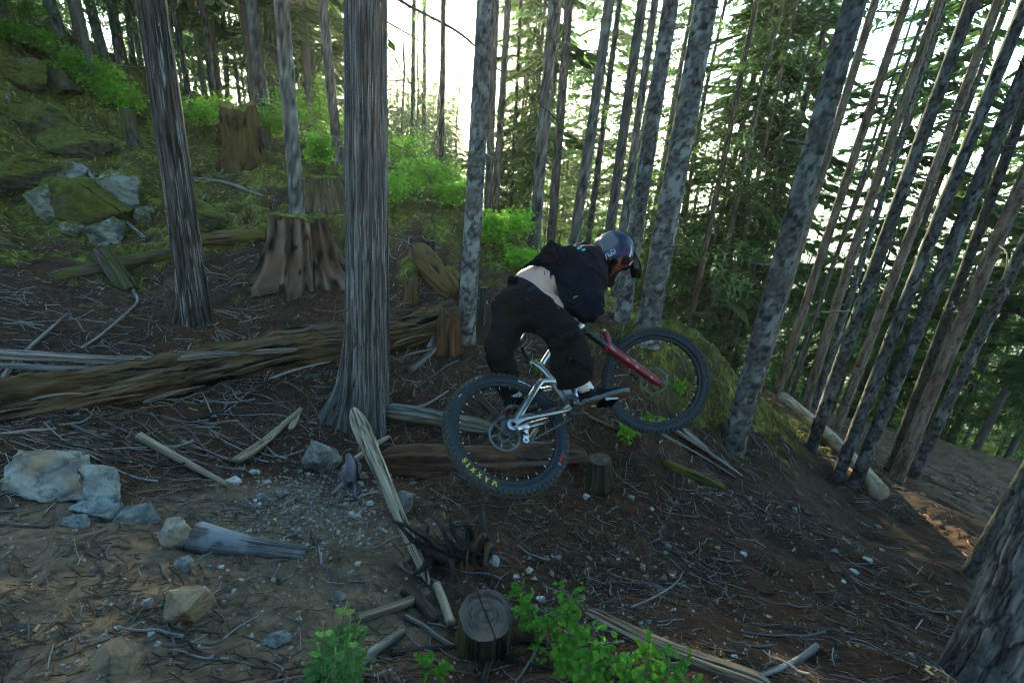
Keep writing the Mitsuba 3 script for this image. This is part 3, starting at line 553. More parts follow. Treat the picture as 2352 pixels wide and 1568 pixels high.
# ---- wood
def wood(seed, lo, hi, dark=.6, moss=0.0, red=0.0, freq=5):
    def fn(S, TH, V):
        q = np.stack([np.cos(TH) * freq * .7, np.sin(TH) * freq * .7, S * 1.3], -1)
        n = fbm(q * A(1.6, 1.6, 1), 5, seed); h = noise(np.stack([np.cos(TH) * freq * 2.5, np.sin(TH) * freq * 2.5, S * 7], -1), seed + 8); m = fbm(np.stack([np.cos(TH) * 1.2, np.sin(TH) * 1.2, S * 3], -1), 3, seed + 1)
        c = cmix(lo, hi, sst(.3, .7, n)); c = cmix(c, np.asarray(lo) * .3, sst(.58, .70, fbm(q * A(1.7, 1.7, 1.2), 3, seed + 2)) * dark)
        c = cmix(c, np.asarray(lo) * .1, sst(.055, .0, np.abs(fbm(q * A(1.5, 1.5, .8), 3, seed + 6) - .5)) * dark * 1.2) * (.65 + .7 * h)[:, None]
        if red: c = cmix(c, A(.16, .062, .028), sst(.42, .62, m) * red)
        if moss: c = cmix(c, A(.085, .088, .015), sst(.5, .62, m + .12 * np.sign(moss)) * abs(moss))
        return c
    return fn
def rough_disp(seed, amp=.25, freq=2.0, along=3.0, groove=.12):
    return lambda S, TH: 1 + amp * (fbm(np.stack([np.cos(TH) * freq * .6, np.sin(TH) * freq * .6, S * along], -1), 4, seed) - .5) * 2 + groove * (fbm(np.stack([np.cos(TH) * 6, np.sin(TH) * 6, S * .9], -1), 4, seed + 1) - .5) * 2.4
def log(name, label, pts, r0, r1, seed, col, sides=40, step=.03, lift=.5, cat='log', sxy=(1, 1), group=None, amp=.25, key=None, groove=.14, taper_ends=True, heights=None, freq=2.0, ragged=.0):
    """A log or stick laid along picture points; r0, r1 = end radii in frame pixels, lift = height of its middle in radii (or heights in metres)."""
    ps = []
    for i, (u, v) in enumerate(pts):
        q = On(u, v); r = px(q, lerp(r0, r1, i / max(1, len(pts) - 1)))
        ps.append(On(u, v, r * lift if heights is None else heights[i]))
    ps = np.array(ps); L = np.linalg.norm(np.diff(ps, axis=0), axis=1).sum(); n = int(np.clip(L / step, 6, 480))
    c = curve(ps, n); t = np.linspace(0, 1, n); r = np.array([px(q, lerp(r0, r1, a)) for q, a in zip(c, t)])
    if taper_ends: r = r * (1 - .75 * np.exp(-t * L / (r[0] * .6 + 1e-3)) * ragged) * (1 - .75 * np.exp(-(1 - t) * L / (r[-1] * .6 + 1e-3)) * ragged)
    m = tube(c, r, sides, colfn=col, disp=rough_disp(seed, amp, freq, groove=groove), sx=sxy[0], sy=sxy[1])
    if key: return obj(name, m, 'matte', key)
    return tag(obj(name, m, 'matte'), label, cat, group)
RED, BROWN, GREYW, PALEW, DARKW = (A(.055, .030, .018), A(.17, .095, .055)), (A(.05, .036, .026), A(.15, .105, .072)), (A(.10, .09, .08), A(.27, .25, .225)), (A(.20, .155, .105), A(.42, .335, .24)), (A(.022, .018, .016), A(.065, .055, .05))
k = log('fallen_log', 'long rotten brown log lying across the slope behind the cedar', [(-60, 950), (230, 900), (480, 850), (720, 800), (900, 775), (1045, 735)], 62, 40, 2, wood(2, A(.036, .023, .016), A(.155, .10, .066), red=.3, moss=.2, dark=1.0), sides=150, step=.012, lift=.2, amp=.38, groove=.4, freq=3.0)
for i, (a, b, w) in enumerate([((60, 918), (190, 902), 7), ((150, 940), (330, 905), 9), ((260, 905), (400, 868), 6), ((330, 925), (470, 885), 8), ((420, 872), (560, 838), 7), ((540, 855), (700, 815), 9), ((620, 868), (760, 830), 7), ((690, 800), (790, 780), 6), ((905, 790), (990, 765), 8), ((900, 830), (1000, 800), 7), ((250, 960), (380, 930), 6)]):
    log('splinter', None, [a, ((a[0] + b[0]) / 2, (a[1] + b[1]) / 2 - 4), b], w, w * .4, 500 + i, wood(500 + i, *(BROWN if i % 3 else GREYW), red=.5), key=k, heights=[.16, .24, .2] if i not in (0, 1, 3, 10) else [.1, .16, .13], sides=12, sxy=(1, .45), groove=.4, ragged=.6)
log('splinter', None, [(940, 850), (985, 815), (1010, 785)], 8, 5, 3, wood(3, *GREYW), key=k, lift=1.2, sides=10)
log('splinter', None, [(985, 800), (1000, 770), (1022, 735)], 7, 3, 4, wood(4, *GREYW), key=k, lift=3.0, sides=10)
log('split_log', 'weathered grey split log resting on the long rotten log', [(-20, 812), (160, 822), (330, 826), (520, 812), (682, 803)], 19, 7, 8, wood(8, *GREYW, red=.25), sides=44, step=.018, heights=[.28, .27, .27, .27, .28], sxy=(1, .6), groove=.4, ragged=.8)
log('split_log', 'thin grey split slab lying just under the weathered split log at left', [(-20, 838), (200, 846), (400, 838)], 11, 5, 9, wood(9, *GREYW, red=.1), sides=24, heights=[.22, .21, .2], sxy=(1, .5), groove=.4)
log('fallen_log', 'broken rotten slab in front of the long log at left', [(-30, 945), (120, 930), (300, 885), (420, 862)], 30, 12, 10, wood(10, *BROWN, red=.3), sides=44, lift=.6, groove=.3, ragged=.6)
log('fallen_log', 'reddish rotten log lying behind the rear wheel', [(870, 1062), (1010, 1066), (1180, 1064), (1345, 1050)], 42, 34, 12, wood(12, A(.040, .026, .018), A(.15, .095, .062), red=.45), sides=70, step=.02, lift=.12, amp=.42, groove=.42, freq=3.0, ragged=.8)
log('fallen_log', 'grey weathered split log right of the cedar foot, seen through the rear wheel', [(885, 945), (1000, 962), (1130, 985)], 21, 16, 13, wood(13, *GREYW, red=.3, moss=.3), sides=50, step=.02, lift=.5, groove=.3, ragged=.6)
log('branch', 'thin grey branch above the split log right of the cedar', [(950, 938), (985, 925), (1030, 897)], 4, 2, 14, wood(14, *GREYW), sides=8, lift=2.5, cat='branch')
log('fallen_log', 'short rotten reddish log piece tilted on the bank above the pale slender trunk', [(955, 570), (985, 610), (1040, 672)], 28, 24, 16, wood(16, *RED, red=.7, moss=.4), sides=50, lift=.5, amp=.3, groove=.3, ragged=.6)
log('fallen_log', 'old mossy log lying below the big weathered stump at left', [(390, 575), (480, 552), (610, 540)], 15, 17, 17, wood(17, *RED, red=.5, moss=.8), sides=40, lift=.5, ragged=.6)
log('fallen_log', 'rotten mossy log running under the short cut post', [(120, 640), (220, 620), (330, 596), (420, 580)], 18, 14, 18, wood(18, *BROWN, red=.3, moss=.9), sides=40, lift=.3, ragged=.5)
log('fallen_log', 'pale barkless log passing behind the trunks of the right grove', [(1800, 912), (1900, 1000), (2020, 1128)], 12, 20, 19, wood(19, *PALEW, dark=.3), sides=30, lift=1.0, amp=.04, groove=.05)
log('fallen_log', 'pale rotten log at the bottom right of the green shrub', [(1350, 1405), (1480, 1470), (1600, 1520), (1770, 1580)], 13, 26, 20, wood(20, *PALEW, red=.3, dark=.8), sides=50, step=.012, lift=.5, groove=.35, ragged=.7)
k = log('log_piece', 'short grey bark covered log piece lying on the dirt beside the buff stone', [(446, 1232), (560, 1252), (702, 1270)], 33, 15, 21, lambda S, TH, V: cmix(wood(21, A(.075, .07, .068), A(.20, .20, .20))(S, TH, V), A(.25, .27, .29), sst(.5, .6, fbm(V * A(9, 9, 9), 3, 5)) * .7), sides=60, step=.01, lift=.8, amp=.09, groove=.015)
log('thin_log', 'pale peeled thin log lying aslant on the brush left of the cedar', [(316, 1000), (420, 1058), (522, 1112)], 10, 6, 22, wood(22, *PALEW, dark=.3), sides=20, lift=1.6, amp=.06, groove=.1)
log('split_plank', 'split grey brown plank lying aslant before the cedar foot', [(545, 1058), (620, 1003), (692, 938)], 17, 6, 23, wood(23, *PALEW, red=.2, dark=.8), sides=24, lift=.9, sxy=(1, .5), groove=.35, cat='plank', ragged=.5)
log('split_plank', 'small pale broken plank beside the split grey brown plank', [(668, 985), (680, 960), (688, 936)], 9, 4, 24, wood(24, *PALEW), sides=14, lift=1.2, sxy=(1, .5), cat='plank', ragged=.5)
log('split_plank', 'short pale plank wedged behind the leaning pole', [(790, 1075), (840, 1035), (892, 1002)], 10, 7, 25, wood(25, *PALEW, dark=.8), sides=16, lift=2.2, sxy=(1, .55), cat='plank', ragged=.4)
log('moss_log', 'moss covered thin log on the slope right of the front wheel', [(1525, 1062), (1590, 1090), (1660, 1118)], 11, 8, 26, wood(26, A(.035, .032, .012), A(.085, .08, .022), moss=.8), sides=20, lift=.6, cat='log')
for i, (a, b, w, t) in enumerate([((1545, 985), (1705, 1092), 8, 'long grey split plank below the leaning mottled trunk'), ((1500, 985), (1690, 1095), 5, 'narrow pale split plank, the lower of two below the mottled trunk'), ((1570, 985), (1640, 1050), 11, 'wide weathered plank under the front wheel'), ((1350, 955), (1455, 1000), 6, 'brown bare branch lying between the two wheels')]):
    log('split_plank' if i < 3 else 'branch', t, [a, ((a[0] + b[0]) / 2, (a[1] + b[1]) / 2 - (3 if i < 3 else 0)), b], w, w * .5, 30 + i, wood(30 + i, *(GREYW if i != 3 else BROWN), red=.3), sides=14, lift=1.6, sxy=(1, .55), cat='plank' if i < 3 else 'branch', groove=.3, ragged=.4)
def leaning(name, label, a, da, b, db, r0, r1, seed, col, cat, sides=40, n=150, amp=.12, bend=0.0, ragged=.7, groove=.15):
    p = curve([P(*a, da), (P(*a, da) + P(*b, db)) / 2 + A(0, 0, bend), P(*b, db)], n); t = np.linspace(0, 1, n); L = np.linalg.norm(p[-1] - p[0])
    r = np.array([px(q, lerp(r0, r1, x)) for q, x in zip(p, t)]) * (1 - ragged * np.exp(-t * L / .10)) * (1 - ragged * np.exp(-(1 - t) * L / .05))
    return tag(obj(name, tube(p, r, sides, colfn=col, disp=rough_disp(seed, amp, groove=groove)), 'matte'), label, cat)
_q = On(985, 1340, .03)
leaning('pole', 'long pale broken pole leaning against the bank in front of the cedar', (812, 940), 3.45, (985, 1340), depth(_q), 22, 11, 40, wood(40, A(.24, .19, .13), A(.46, .37, .27), dark=.8), 'pole', groove=.22)
log('pole', 'short pale peeled stick end beside the cut stump', [(1002, 1342), (1018, 1380), (1036, 1432)], 9, 11, 41, wood(41, *PALEW, dark=.5), sides=20, lift=1.6, step=.01, amp=.1)
for i, (pts, r0, r1, t, w) in enumerate([
    ([(770, 1568), (840, 1510), (890, 1475), (925, 1452)], 14, 10, 'grey brown broken branch with a frayed end at the bottom beside the seedling', GREYW),
    ([(930, 1415), (970, 1435), (1010, 1465), (1075, 1500)], 6, 5, 'curved grey stick in front of the cut stump', GREYW),
    ([(900, 1500), (985, 1488), (1060, 1482)], 7, 4, 'dark crooked stick at the left foot of the cut stump', DARKW),
    ([(1110, 1568), (1125, 1520), (1150, 1488), (1200, 1470), (1255, 1475)], 8, 5, 'dark forked root curling right below the cut stump', DARKW),
    ([(1140, 1500), (1220, 1525), (1300, 1538), (1420, 1555)], 4, 3, 'thin dark stick running under the green shrub', DARKW),
    ([(1725, 1558), (1790, 1535), (1840, 1510), (1876, 1483)], 6, 8, 'bent grey stick at the bottom beside the huge corner trunk', GREYW),
    ([(1450, 1395), (1495, 1375), (1550, 1340), (1570, 1310)], 4, 2, 'slim grey twig on bare soil right of the shrub', GREYW),
    ([(1120, 1560), (1115, 1530), (1100, 1490)], 5, 3, 'short dark root tip at the bottom centre', DARKW),
    ([(820, 1420), (900, 1395), (960, 1372), (985, 1360)], 9, 14, 'rotten splintered wood chunk left of the stick end', PALEW),
    ([(930, 1350), (960, 1375), (1000, 1420)], 16, 12, 'broken brown wood chunk beside the cut stump', BROWN),
    ([(1175, 1060), (1215, 1010), (1232, 985)], 6, 6, 'pale bare branch leaning behind the rear wheel spokes', PALEW),
    ([(1105, 915), (1130, 940), (1155, 965)], 8, 6, 'brown split stick inside the rear wheel view', BROWN),
    ([(160, 975), (220, 1000), (258, 1022)], 5, 4, 'grey crooked branch before the broken slab at left', GREYW),
    ([(70, 820), (100, 870), (220, 905)], 7, 4, 'dark fallen branch across the split log at left', DARKW),
    ([(0, 880), (20, 850), (65, 800), (155, 720)], 6, 3, 'grey forked branch rising over the logs at the left edge', GREYW),
    ([(0, 998), (60, 990), (128, 985)], 5, 3, 'pale grey stick at the left edge above the slab boulder', PALEW),
    ([(185, 800), (230, 770), (300, 710), (316, 690), (305, 665)], 3, 3, 'looped thin pale vine stem before the dark furrowed trunk', GREYW),
    ([(430, 965), (500, 950), (590, 948)], 5, 3, 'dark curved stick below the long rotten log', DARKW),
    ([(435, 410), (520, 420), (590, 445), (635, 462)], 5, 2, 'long pale fallen branch below the mossy rotten stump', GREYW),
    ([(200, 390), (235, 440), (280, 500), (330, 545)], 5, 4, 'grey fallen branch leaning over the mossy boulders', GREYW),
    ([(390, 500), (440, 490), (470, 450), (520, 380)], 3, 2, 'thin pale branch on moss behind the furrowed trunk', GREYW)]):
    log('branch', t, pts, r0, r1, 100 + i, wood(100 + i, *w), sides=12, step=.015, lift=1.1 if i not in (14, 16) else 2.5, amp=.2, groove=.1, cat='branch' if 'chunk' not in t else 'wood')
# ---- many dead sticks, each its own thing
_rs = np.random.default_rng(31)
def stick(u, v, L, ang, r, col):
    p = On(u, v, .012); n = slope(p); t = nrm(np.cross(n, A(math.cos(ang), math.sin(ang), 0))); b = nrm(np.cross(t, n)); q = []
    k = _rs.normal(0, .035, 2) * (1 if _rs.random() < .8 else 3)
    for x in np.linspace(-.5, .5, 6):
        o = p + t * L * x + b * L * (k[0] * (x * 2) ** 2 + k[1] * math.sin(x * 7) * .4)
        o[2] = ground_base_fast(o[:2])[0] + r * .6 + abs(_rs.normal(0, .006)) + (.05 * L if abs(x) > .45 else 0); q.append(o)
    return tube(curve(q, 11), np.linspace(r, r * .45, 11), 6, color=col)
STICK_COLORS = [A(.15, .138, .128), A(.20, .18, .15), A(.09, .078, .066), A(.05, .04, .033), A(.12, .075, .05), A(.24, .23, .22)]
_zones = [(0, 640, 680, 1060, 130, .6), (900, 1330, 780, 1080, 50, .4), (600, 780, 680, 1000, 20, .4), (1180, 1700, 1060, 1560, 40, .3), (1700, 2150, 1100, 1560, 18, .3), (560, 1100, 1060, 1560, 26, .22), (0, 560, 1200, 1560, 12, .15)]
for (a, b, c, d, n, L) in _zones:
    for _ in range(n):
        u, v = _rs.uniform(a, b), _rs.uniform(c, d); p = On(u, v)
        m = stick(u, v, L * _rs.uniform(.5, 1.5), _rs.normal(1.57 if u < 700 else 1.2, .7), _rs.uniform(.0022, .0068) * (1 + .1 * depth(p)), STICK_COLORS[_rs.integers(6)] * _rs.uniform(.7, 1.2))
        tag(obj('stick', m, 'matte'), 'thin dead stick lying loose among the needles on the slope', 'stick', 'dead sticks on the forest floor')
# ---- stumps
def stump(label, u, v, wpx, hpx, seed, col, roots=.6, nroot=6, lean=0.0, top=None, moss=None, sides=110, amp=.08, groove=.12, flare=.25, ragged=.0, name='stump', lx=0.0, rings=50, cat='stump', cut=False):
    """(u, v) = middle of its foot, wpx = width of its top, hpx = height in the picture."""
    p = On(u, v); r = px(p, wpx) / 2; h = px(p, hpx) * 1.02
    ax = nrm(A(lx, lean, 1)); s = np.linspace(-.12, 1, rings); pts = p + (s * h)[:, None] * ax
    rng = np.random.default_rng(seed); ph = rng.uniform(0, 6)
    def disp(S, TH):
        hh = (S / S.max() * 1.12 - .12)
        k = 1 + amp * (fbm(np.stack([np.cos(TH) * 1.2, np.sin(TH) * 1.2, S * 2], -1), 3, seed) - .5) * 2
        k = k + groove * (fbm(np.stack([np.cos(TH) * 6, np.sin(TH) * 6, S * .7], -1), 3, seed + 1) - .5) * 2
        rt = np.maximum(0, np.cos(TH * nroot / 1.0 + ph + 1.5 * np.sin(TH * 2 + ph))) ** 1.5
        return k + (flare + roots * rt) * np.exp(-np.maximum(hh, 0) / flare * .9)
    m = tube(pts, np.full(rings, r), sides, colfn=col, disp=disp, cap=False)
    V, f, c = m
    if ragged:                                                       # broken uneven top
        i = np.arange(rings)[:, None].repeat(sides, 1).ravel(); th = np.tile(np.arange(sides), rings) * 2 * np.pi / sides
        V = V + ((sst(.35, 1, np.linspace(0, 1, rings)[i]) * ragged * h * (fbm(np.stack([np.cos(th) * 2.4, np.sin(th) * 2.4, 0 * th], -1), 3, seed + 9) - .5) * 2)[:, None]) * ax
    key = numbered(name)
    obj('bark' if cut else 'wood', (V, f, c), 'matte', key)
    # the top: rings drawn inwards, slightly hollow
    rim = V[-sides:]; ce = rim.mean(0); k = np.linspace(1, 0.02, 22)
    tv = ce + (rim[None] - ce) * k[:, None, None] - ax * ((1 - k[:, None, None]) * r * (.5 if ragged else .03)) + ax * .002
    if cut: tv = tv + ax * (noise(tv * 90, seed) * .004)[..., None]
    tv = tv.reshape(-1, 3); rad = np.repeat(k, sides); th = np.tile(np.arange(sides), 22) * 2 * np.pi / sides
    q = fbm(np.stack([rad * 14 + .8 * np.cos(th), np.cos(th) * .8, np.sin(th) * .8], -1), 3, seed)
    tc = cmix(A(.035, .028, .023), A(.11, .09, .075), sst(.3, .7, q)) if cut else cmix(A(.05, .035, .025), A(.14, .09, .06), q)
    if cut: tc = cmix(tc, A(.16, .12, .085), sst(.5, .7, fbm(tv * 9, 3, seed)) * .5); tc = cmix(tc, A(.012, .01, .01), (np.abs((tv - ce) @ nrm(A(.9, .45, 0)) + .02 * r) < .035 * r) * .85)
    obj('cut_top' if cut else 'broken_top', (tv, gridf(22, sides), tc), 'matte', key)
    if moss:
        mv = ce + (rim[None] - ce) * np.linspace(1.06, 0.02, 22)[:, None, None]
        mv = mv.reshape(-1, 3); g = fbm(mv * 7, 4, seed + 4)
        mv = mv + ax * (moss * (.25 + g * sst(1.02, .8, np.repeat(np.linspace(1.06, .02, 22), sides)) * 1.2))[:, None] - A(0, 0, .03) + (fbm(mv * 30, 2, 6) - .5)[:, None] * .03
        obj('moss_cap', (mv, gridf(22, sides), cmix(A(.05, .055, .01), A(.16, .155, .028), sst(.3, .7, fbm(mv * 12, 3, 7))) * (.6 + .8 * noise(mv * 90, 8))[:, None]), 'matte', key)
    return tag(key, label, cat)
stump('broad weathered grey stump with splayed roots and a mossy top', 700, 640, 106, 135, 3, wood(3, A(.045, .03, .022), A(.24, .175, .13), red=.35, dark=.9, freq=7), roots=1.0, nroot=7, moss=.06, flare=.45, ragged=.12, groove=.36)
stump('tall rotten stump capped with moss among the green bushes', 565, 385, 74, 118, 5, wood(5, A(.022, .012, .009), A(.085, .040, .022), red=.5, moss=.35, dark=.9), roots=.3, moss=.10, ragged=.16, amp=.2, groove=.2)
stump('mossy grooved stump half hidden behind the left side of the cedar', 752, 480, 78, 66, 7, wood(7, A(.06, .045, .035), A(.20, .15, .11), red=.3, moss=.3, freq=9), roots=.35, moss=.06, ragged=.08, groove=.2)
stump('round cut stump with a cracked grey top in the foreground', 1112, 1478, 118, 108, 11, wood(11, A(.022, .018, .015), A(.085, .068, .055), moss=.45, dark=.7), roots=.12, cut=True, flare=.2, lean=-.12, amp=.06, groove=.06, sides=140)
stump('small dark cut stump on the brown slope right of the rear wheel', 1375, 1108, 50, 62, 13, wood(13, A(.022, .016, .013), A(.07, .05, .038), moss=.22), roots=.25, cut=True, flare=.25, lx=-.1, groove=.05)
stump('leaning short cut post with bark on the left slope', 285, 655, 38, 86, 15, wood(15, A(.04, .036, .033), A(.12, .11, .10), moss=.5), roots=.1, groove=.04, cut=True, lx=-.45, sides=50, flare=.1)
stump('thin dark upright stump left of the furrowed trunk on the moss', 312, 345, 26, 84, 17, wood(17, A(.03, .026, .024), A(.10, .09, .08), moss=.5), roots=.1, groove=.04, cut=True, sides=40, flare=.1, lx=-.05)
stump('dark stub post standing beside the pale slender trunk', 1106, 745, 16, 85, 19, wood(19, A(.03, .025, .022), A(.09, .075, .065)), roots=.1, groove=.04, cut=True, sides=40, flare=.1)
stump('small dark knob stump high on the mossy bank', 990, 580, 18, 26, 21, wood(21, *DARKW), roots=.1, groove=.04, cut=True, sides=30)
stump('little broken stump on the needle slope below the tilted log piece', 945, 690, 28, 50, 23, wood(23, *RED, red=.5, moss=.4), roots=.3, ragged=.3, sides=50)
stump('dark mossy stump at the top of the left bank', 150, 215, 44, 44, 25, wood(25, *DARKW, moss=.4), roots=.3, ragged=.15, sides=50, lx=-.5)
stump('brown rotten stump splintered beside the end of the long log', 1030, 800, 46, 88, 27, wood(27, *RED, red=.6), roots=.4, ragged=.3, sides=60, groove=.3)
# ---- the upturned root mass and the gnarled root
_rs = np.random.default_rng(8); obj('burl', place(rock_mesh(91, (px(On(405, 690), 34), px(On(405, 690), 30), px(On(405, 690), 62)), cuts=20, fine=.02, rough=.05, colors=((.045, .034, .028), (.11, .09, .075)), moss=.3), P(412, 668, depth(On(450, 735)) - .02), 0.0, 0.0), 'matte', 'conifer')
key = numbered('root_mass'); o = On(1050, 1285, .06)
for i in range(34):
    a = _rs.uniform(-1.3, 1.3); d = nrm(RT * math.sin(a) * .9 + A(0, 0, 1) * math.cos(a) + FW * _rs.uniform(-.4, .2)); L = px(o, _rs.uniform(50, 190)); r = px(o, _rs.uniform(3, 17))
    q = limb(o + RT * px(o, _rs.uniform(-75, 55)) + A(0, 0, _rs.uniform(-.06, .10)), d, L, r, _rs, bend=1.1)
    obj('root', tube(curve(q, 16), np.linspace(r, r * .25, 16), 10, colfn=wood(200 + i, *(DARKW if i % 4 else (A(.05, .03, .02), A(.14, .08, .05)))), disp=rough_disp(i, .2)), 'matte', key)
tag(key, 'dark tangle of upturned roots above the cut stump', 'roots')
_rs = np.random.default_rng(9); key = numbered('gnarled_root'); o = On(805, 1090, .06)
for i, (du, dv, r) in enumerate([(-45, 45, 9), (-25, 60, 7), (10, 52, 9), (-5, -45, 16), (18, -30, 10)]):
    q = curve([o, P(805 + du * .5 + 6, 1090 + dv * .5, depth(o) - .03), On(805 + du, 1090 + dv, .03 if dv > 0 else .15)], 24)
    obj('root', tube(q, np.linspace(px(o, r * 1.5), px(o, r * .4), 24), 20, colfn=wood(240 + i, A(.06, .052, .055), A(.22, .20, .21), dark=.9), disp=rough_disp(50 + i, .25, groove=.35)), 'matte', key)
tag(key, 'gnarled grey root lying under the leaning pole', 'roots')
# ---- bare branches of the cedar, reaching right across the sun
for i, (pts, r0, d0, d1) in enumerate([([(872, -45), (916, 0), (1041, 67), (1097, 112), (1139, 155), (1248, 246), (1333, 334)], 4.2, 4.2, 4.6), ([(870, 30), (893, 53), (946, 84), (1016, 134), (1087, 211), (1150, 281), (1195, 330)], 2.6, 4.25, 5.0),
     ([(866, 80), (890, 109), (932, 176), (981, 253), (1009, 292)], 2.4, 4.25, 4.9), ([(866, 240), (886, 250), (932, 274)], 1.8, 4.25, 4.6), ([(866, 310), (886, 323), (935, 348), (960, 373), (995, 422)], 2.2, 4.25, 4.7), ([(870, 185), (905, 186), (930, 182)], 1.5, 4.25, 4.5)]):
    n = len(pts); q = curve([P(u, v, lerp(d0, d1, j / (n - 1))) for j, (u, v) in enumerate(pts)], 40)
    m = [tube(q, np.linspace(px(q[0], r0), px(q[-1], .8), 40), 8, colfn=wood(260 + i, A(.06, .045, .04), A(.16, .12, .10)))]
    rg = np.random.default_rng(i)
    for j in range(5): k = rg.integers(10, 38); m.append(tube(limb(q[k], RT * rg.uniform(-.2, 1) + UP * rg.normal(0, .8), rg.uniform(.08, .25), .003, rg), .0025, 4, color=(.09, .07, .06)))
    obj('bare_branch', join(m), 'matte', 'cedar_tree')
# ------------------------------------------------------------------ the bicycle, in the air
BIKE_R, BIKE_F = C2W(A(-.022, .506, 2.575)) + CAM, C2W(A(1.013, .278, 3.22)) + CAM      # wheel centres
BX = nrm(BIKE_F - BIKE_R); _y = C2W(A(-.385, .59, .71)); BY = nrm(_y - BX * (_y @ BX)); BZ = np.cross(BX, BY)
FA = nrm(C2W(A(.10, .01, .995)))                                     # the front axle, turned by the handlebar
def B(x, y, z): return BIKE_R + BX * x + BY * y + BZ * z
def bp(u, v, y=0.0):
    """The point of the plane y = const of the bicycle that is seen at (u, v)."""
    o = BIKE_R + BY * y; d = ray(u, v); t = ((o - CAM) @ BY) / (d @ BY); p = CAM + d * t - BIKE_R
    return A(p @ BX, y, p @ BZ)
def bw(u, v, y=0.0): return B(*bp(u, v, y))
bike = numbered('bicycle')
tag(bike, 'airborne mountain bike with raw silver frame, red fork and knobbly black tyres under the rider', 'bicycle')
BLK, SIL, RUB = A(.018, .019, .021), A(.50, .53, .55), A(.010, .021, .030)
def ring(c, ax, pts, n=96, color=(.1, .1, .1), closed=True):
    """Surface of revolution round ax of the profile pts = (radius, offset along ax)."""
    ax = nrm(ax); a = nrm(np.cross(ax, A(0.3, .5, .8))); b = np.cross(ax, a); th = np.arange(n) * 2 * np.pi / n
    pr = np.asarray(pts, float); V = c + (np.cos(th)[:, None, None] * a + np.sin(th)[:, None, None] * b) * pr[None, :, :1] + pr[None, :, 1:] * ax
    m = len(pr); i, j = np.meshgrid(np.arange(n), np.arange(m if closed else m - 1), indexing='ij'); k = (i + 1) % n; l = (j + 1) % m
    q = np.stack([i * m + j, k * m + j, k * m + l, i * m + l], -1).reshape(-1, 4)
    return V.reshape(-1, 3), np.vstack([q[:, [0, 1, 2]], q[:, [0, 2, 3]]]), np.broadcast_to(color, (n * m, 3)).copy()
def disc(c, ax, r, w, n=32, color=(.1, .1, .1), hole=0.0):
    return ring(c, ax, [(max(hole, 1e-4), -w / 2), (r * .96, -w / 2), (r, -w * .3), (r, w * .3), (r * .96, w / 2), (max(hole, 1e-4), w / 2)], n, color)
def rod(a, b, r, r2=None, sides=12, color=BLK, n=2, **k):
    p = np.asarray(a) + np.linspace(0, 1, n)[:, None] * (np.asarray(b) - np.asarray(a)); return tube(p, np.linspace(r, r2 if r2 is not None else r, n), sides, color=color, **k)
TR, TS, RIMI = .338, .031, .289                                      # tyre: radius of its core, of its section; inner radius of the rim
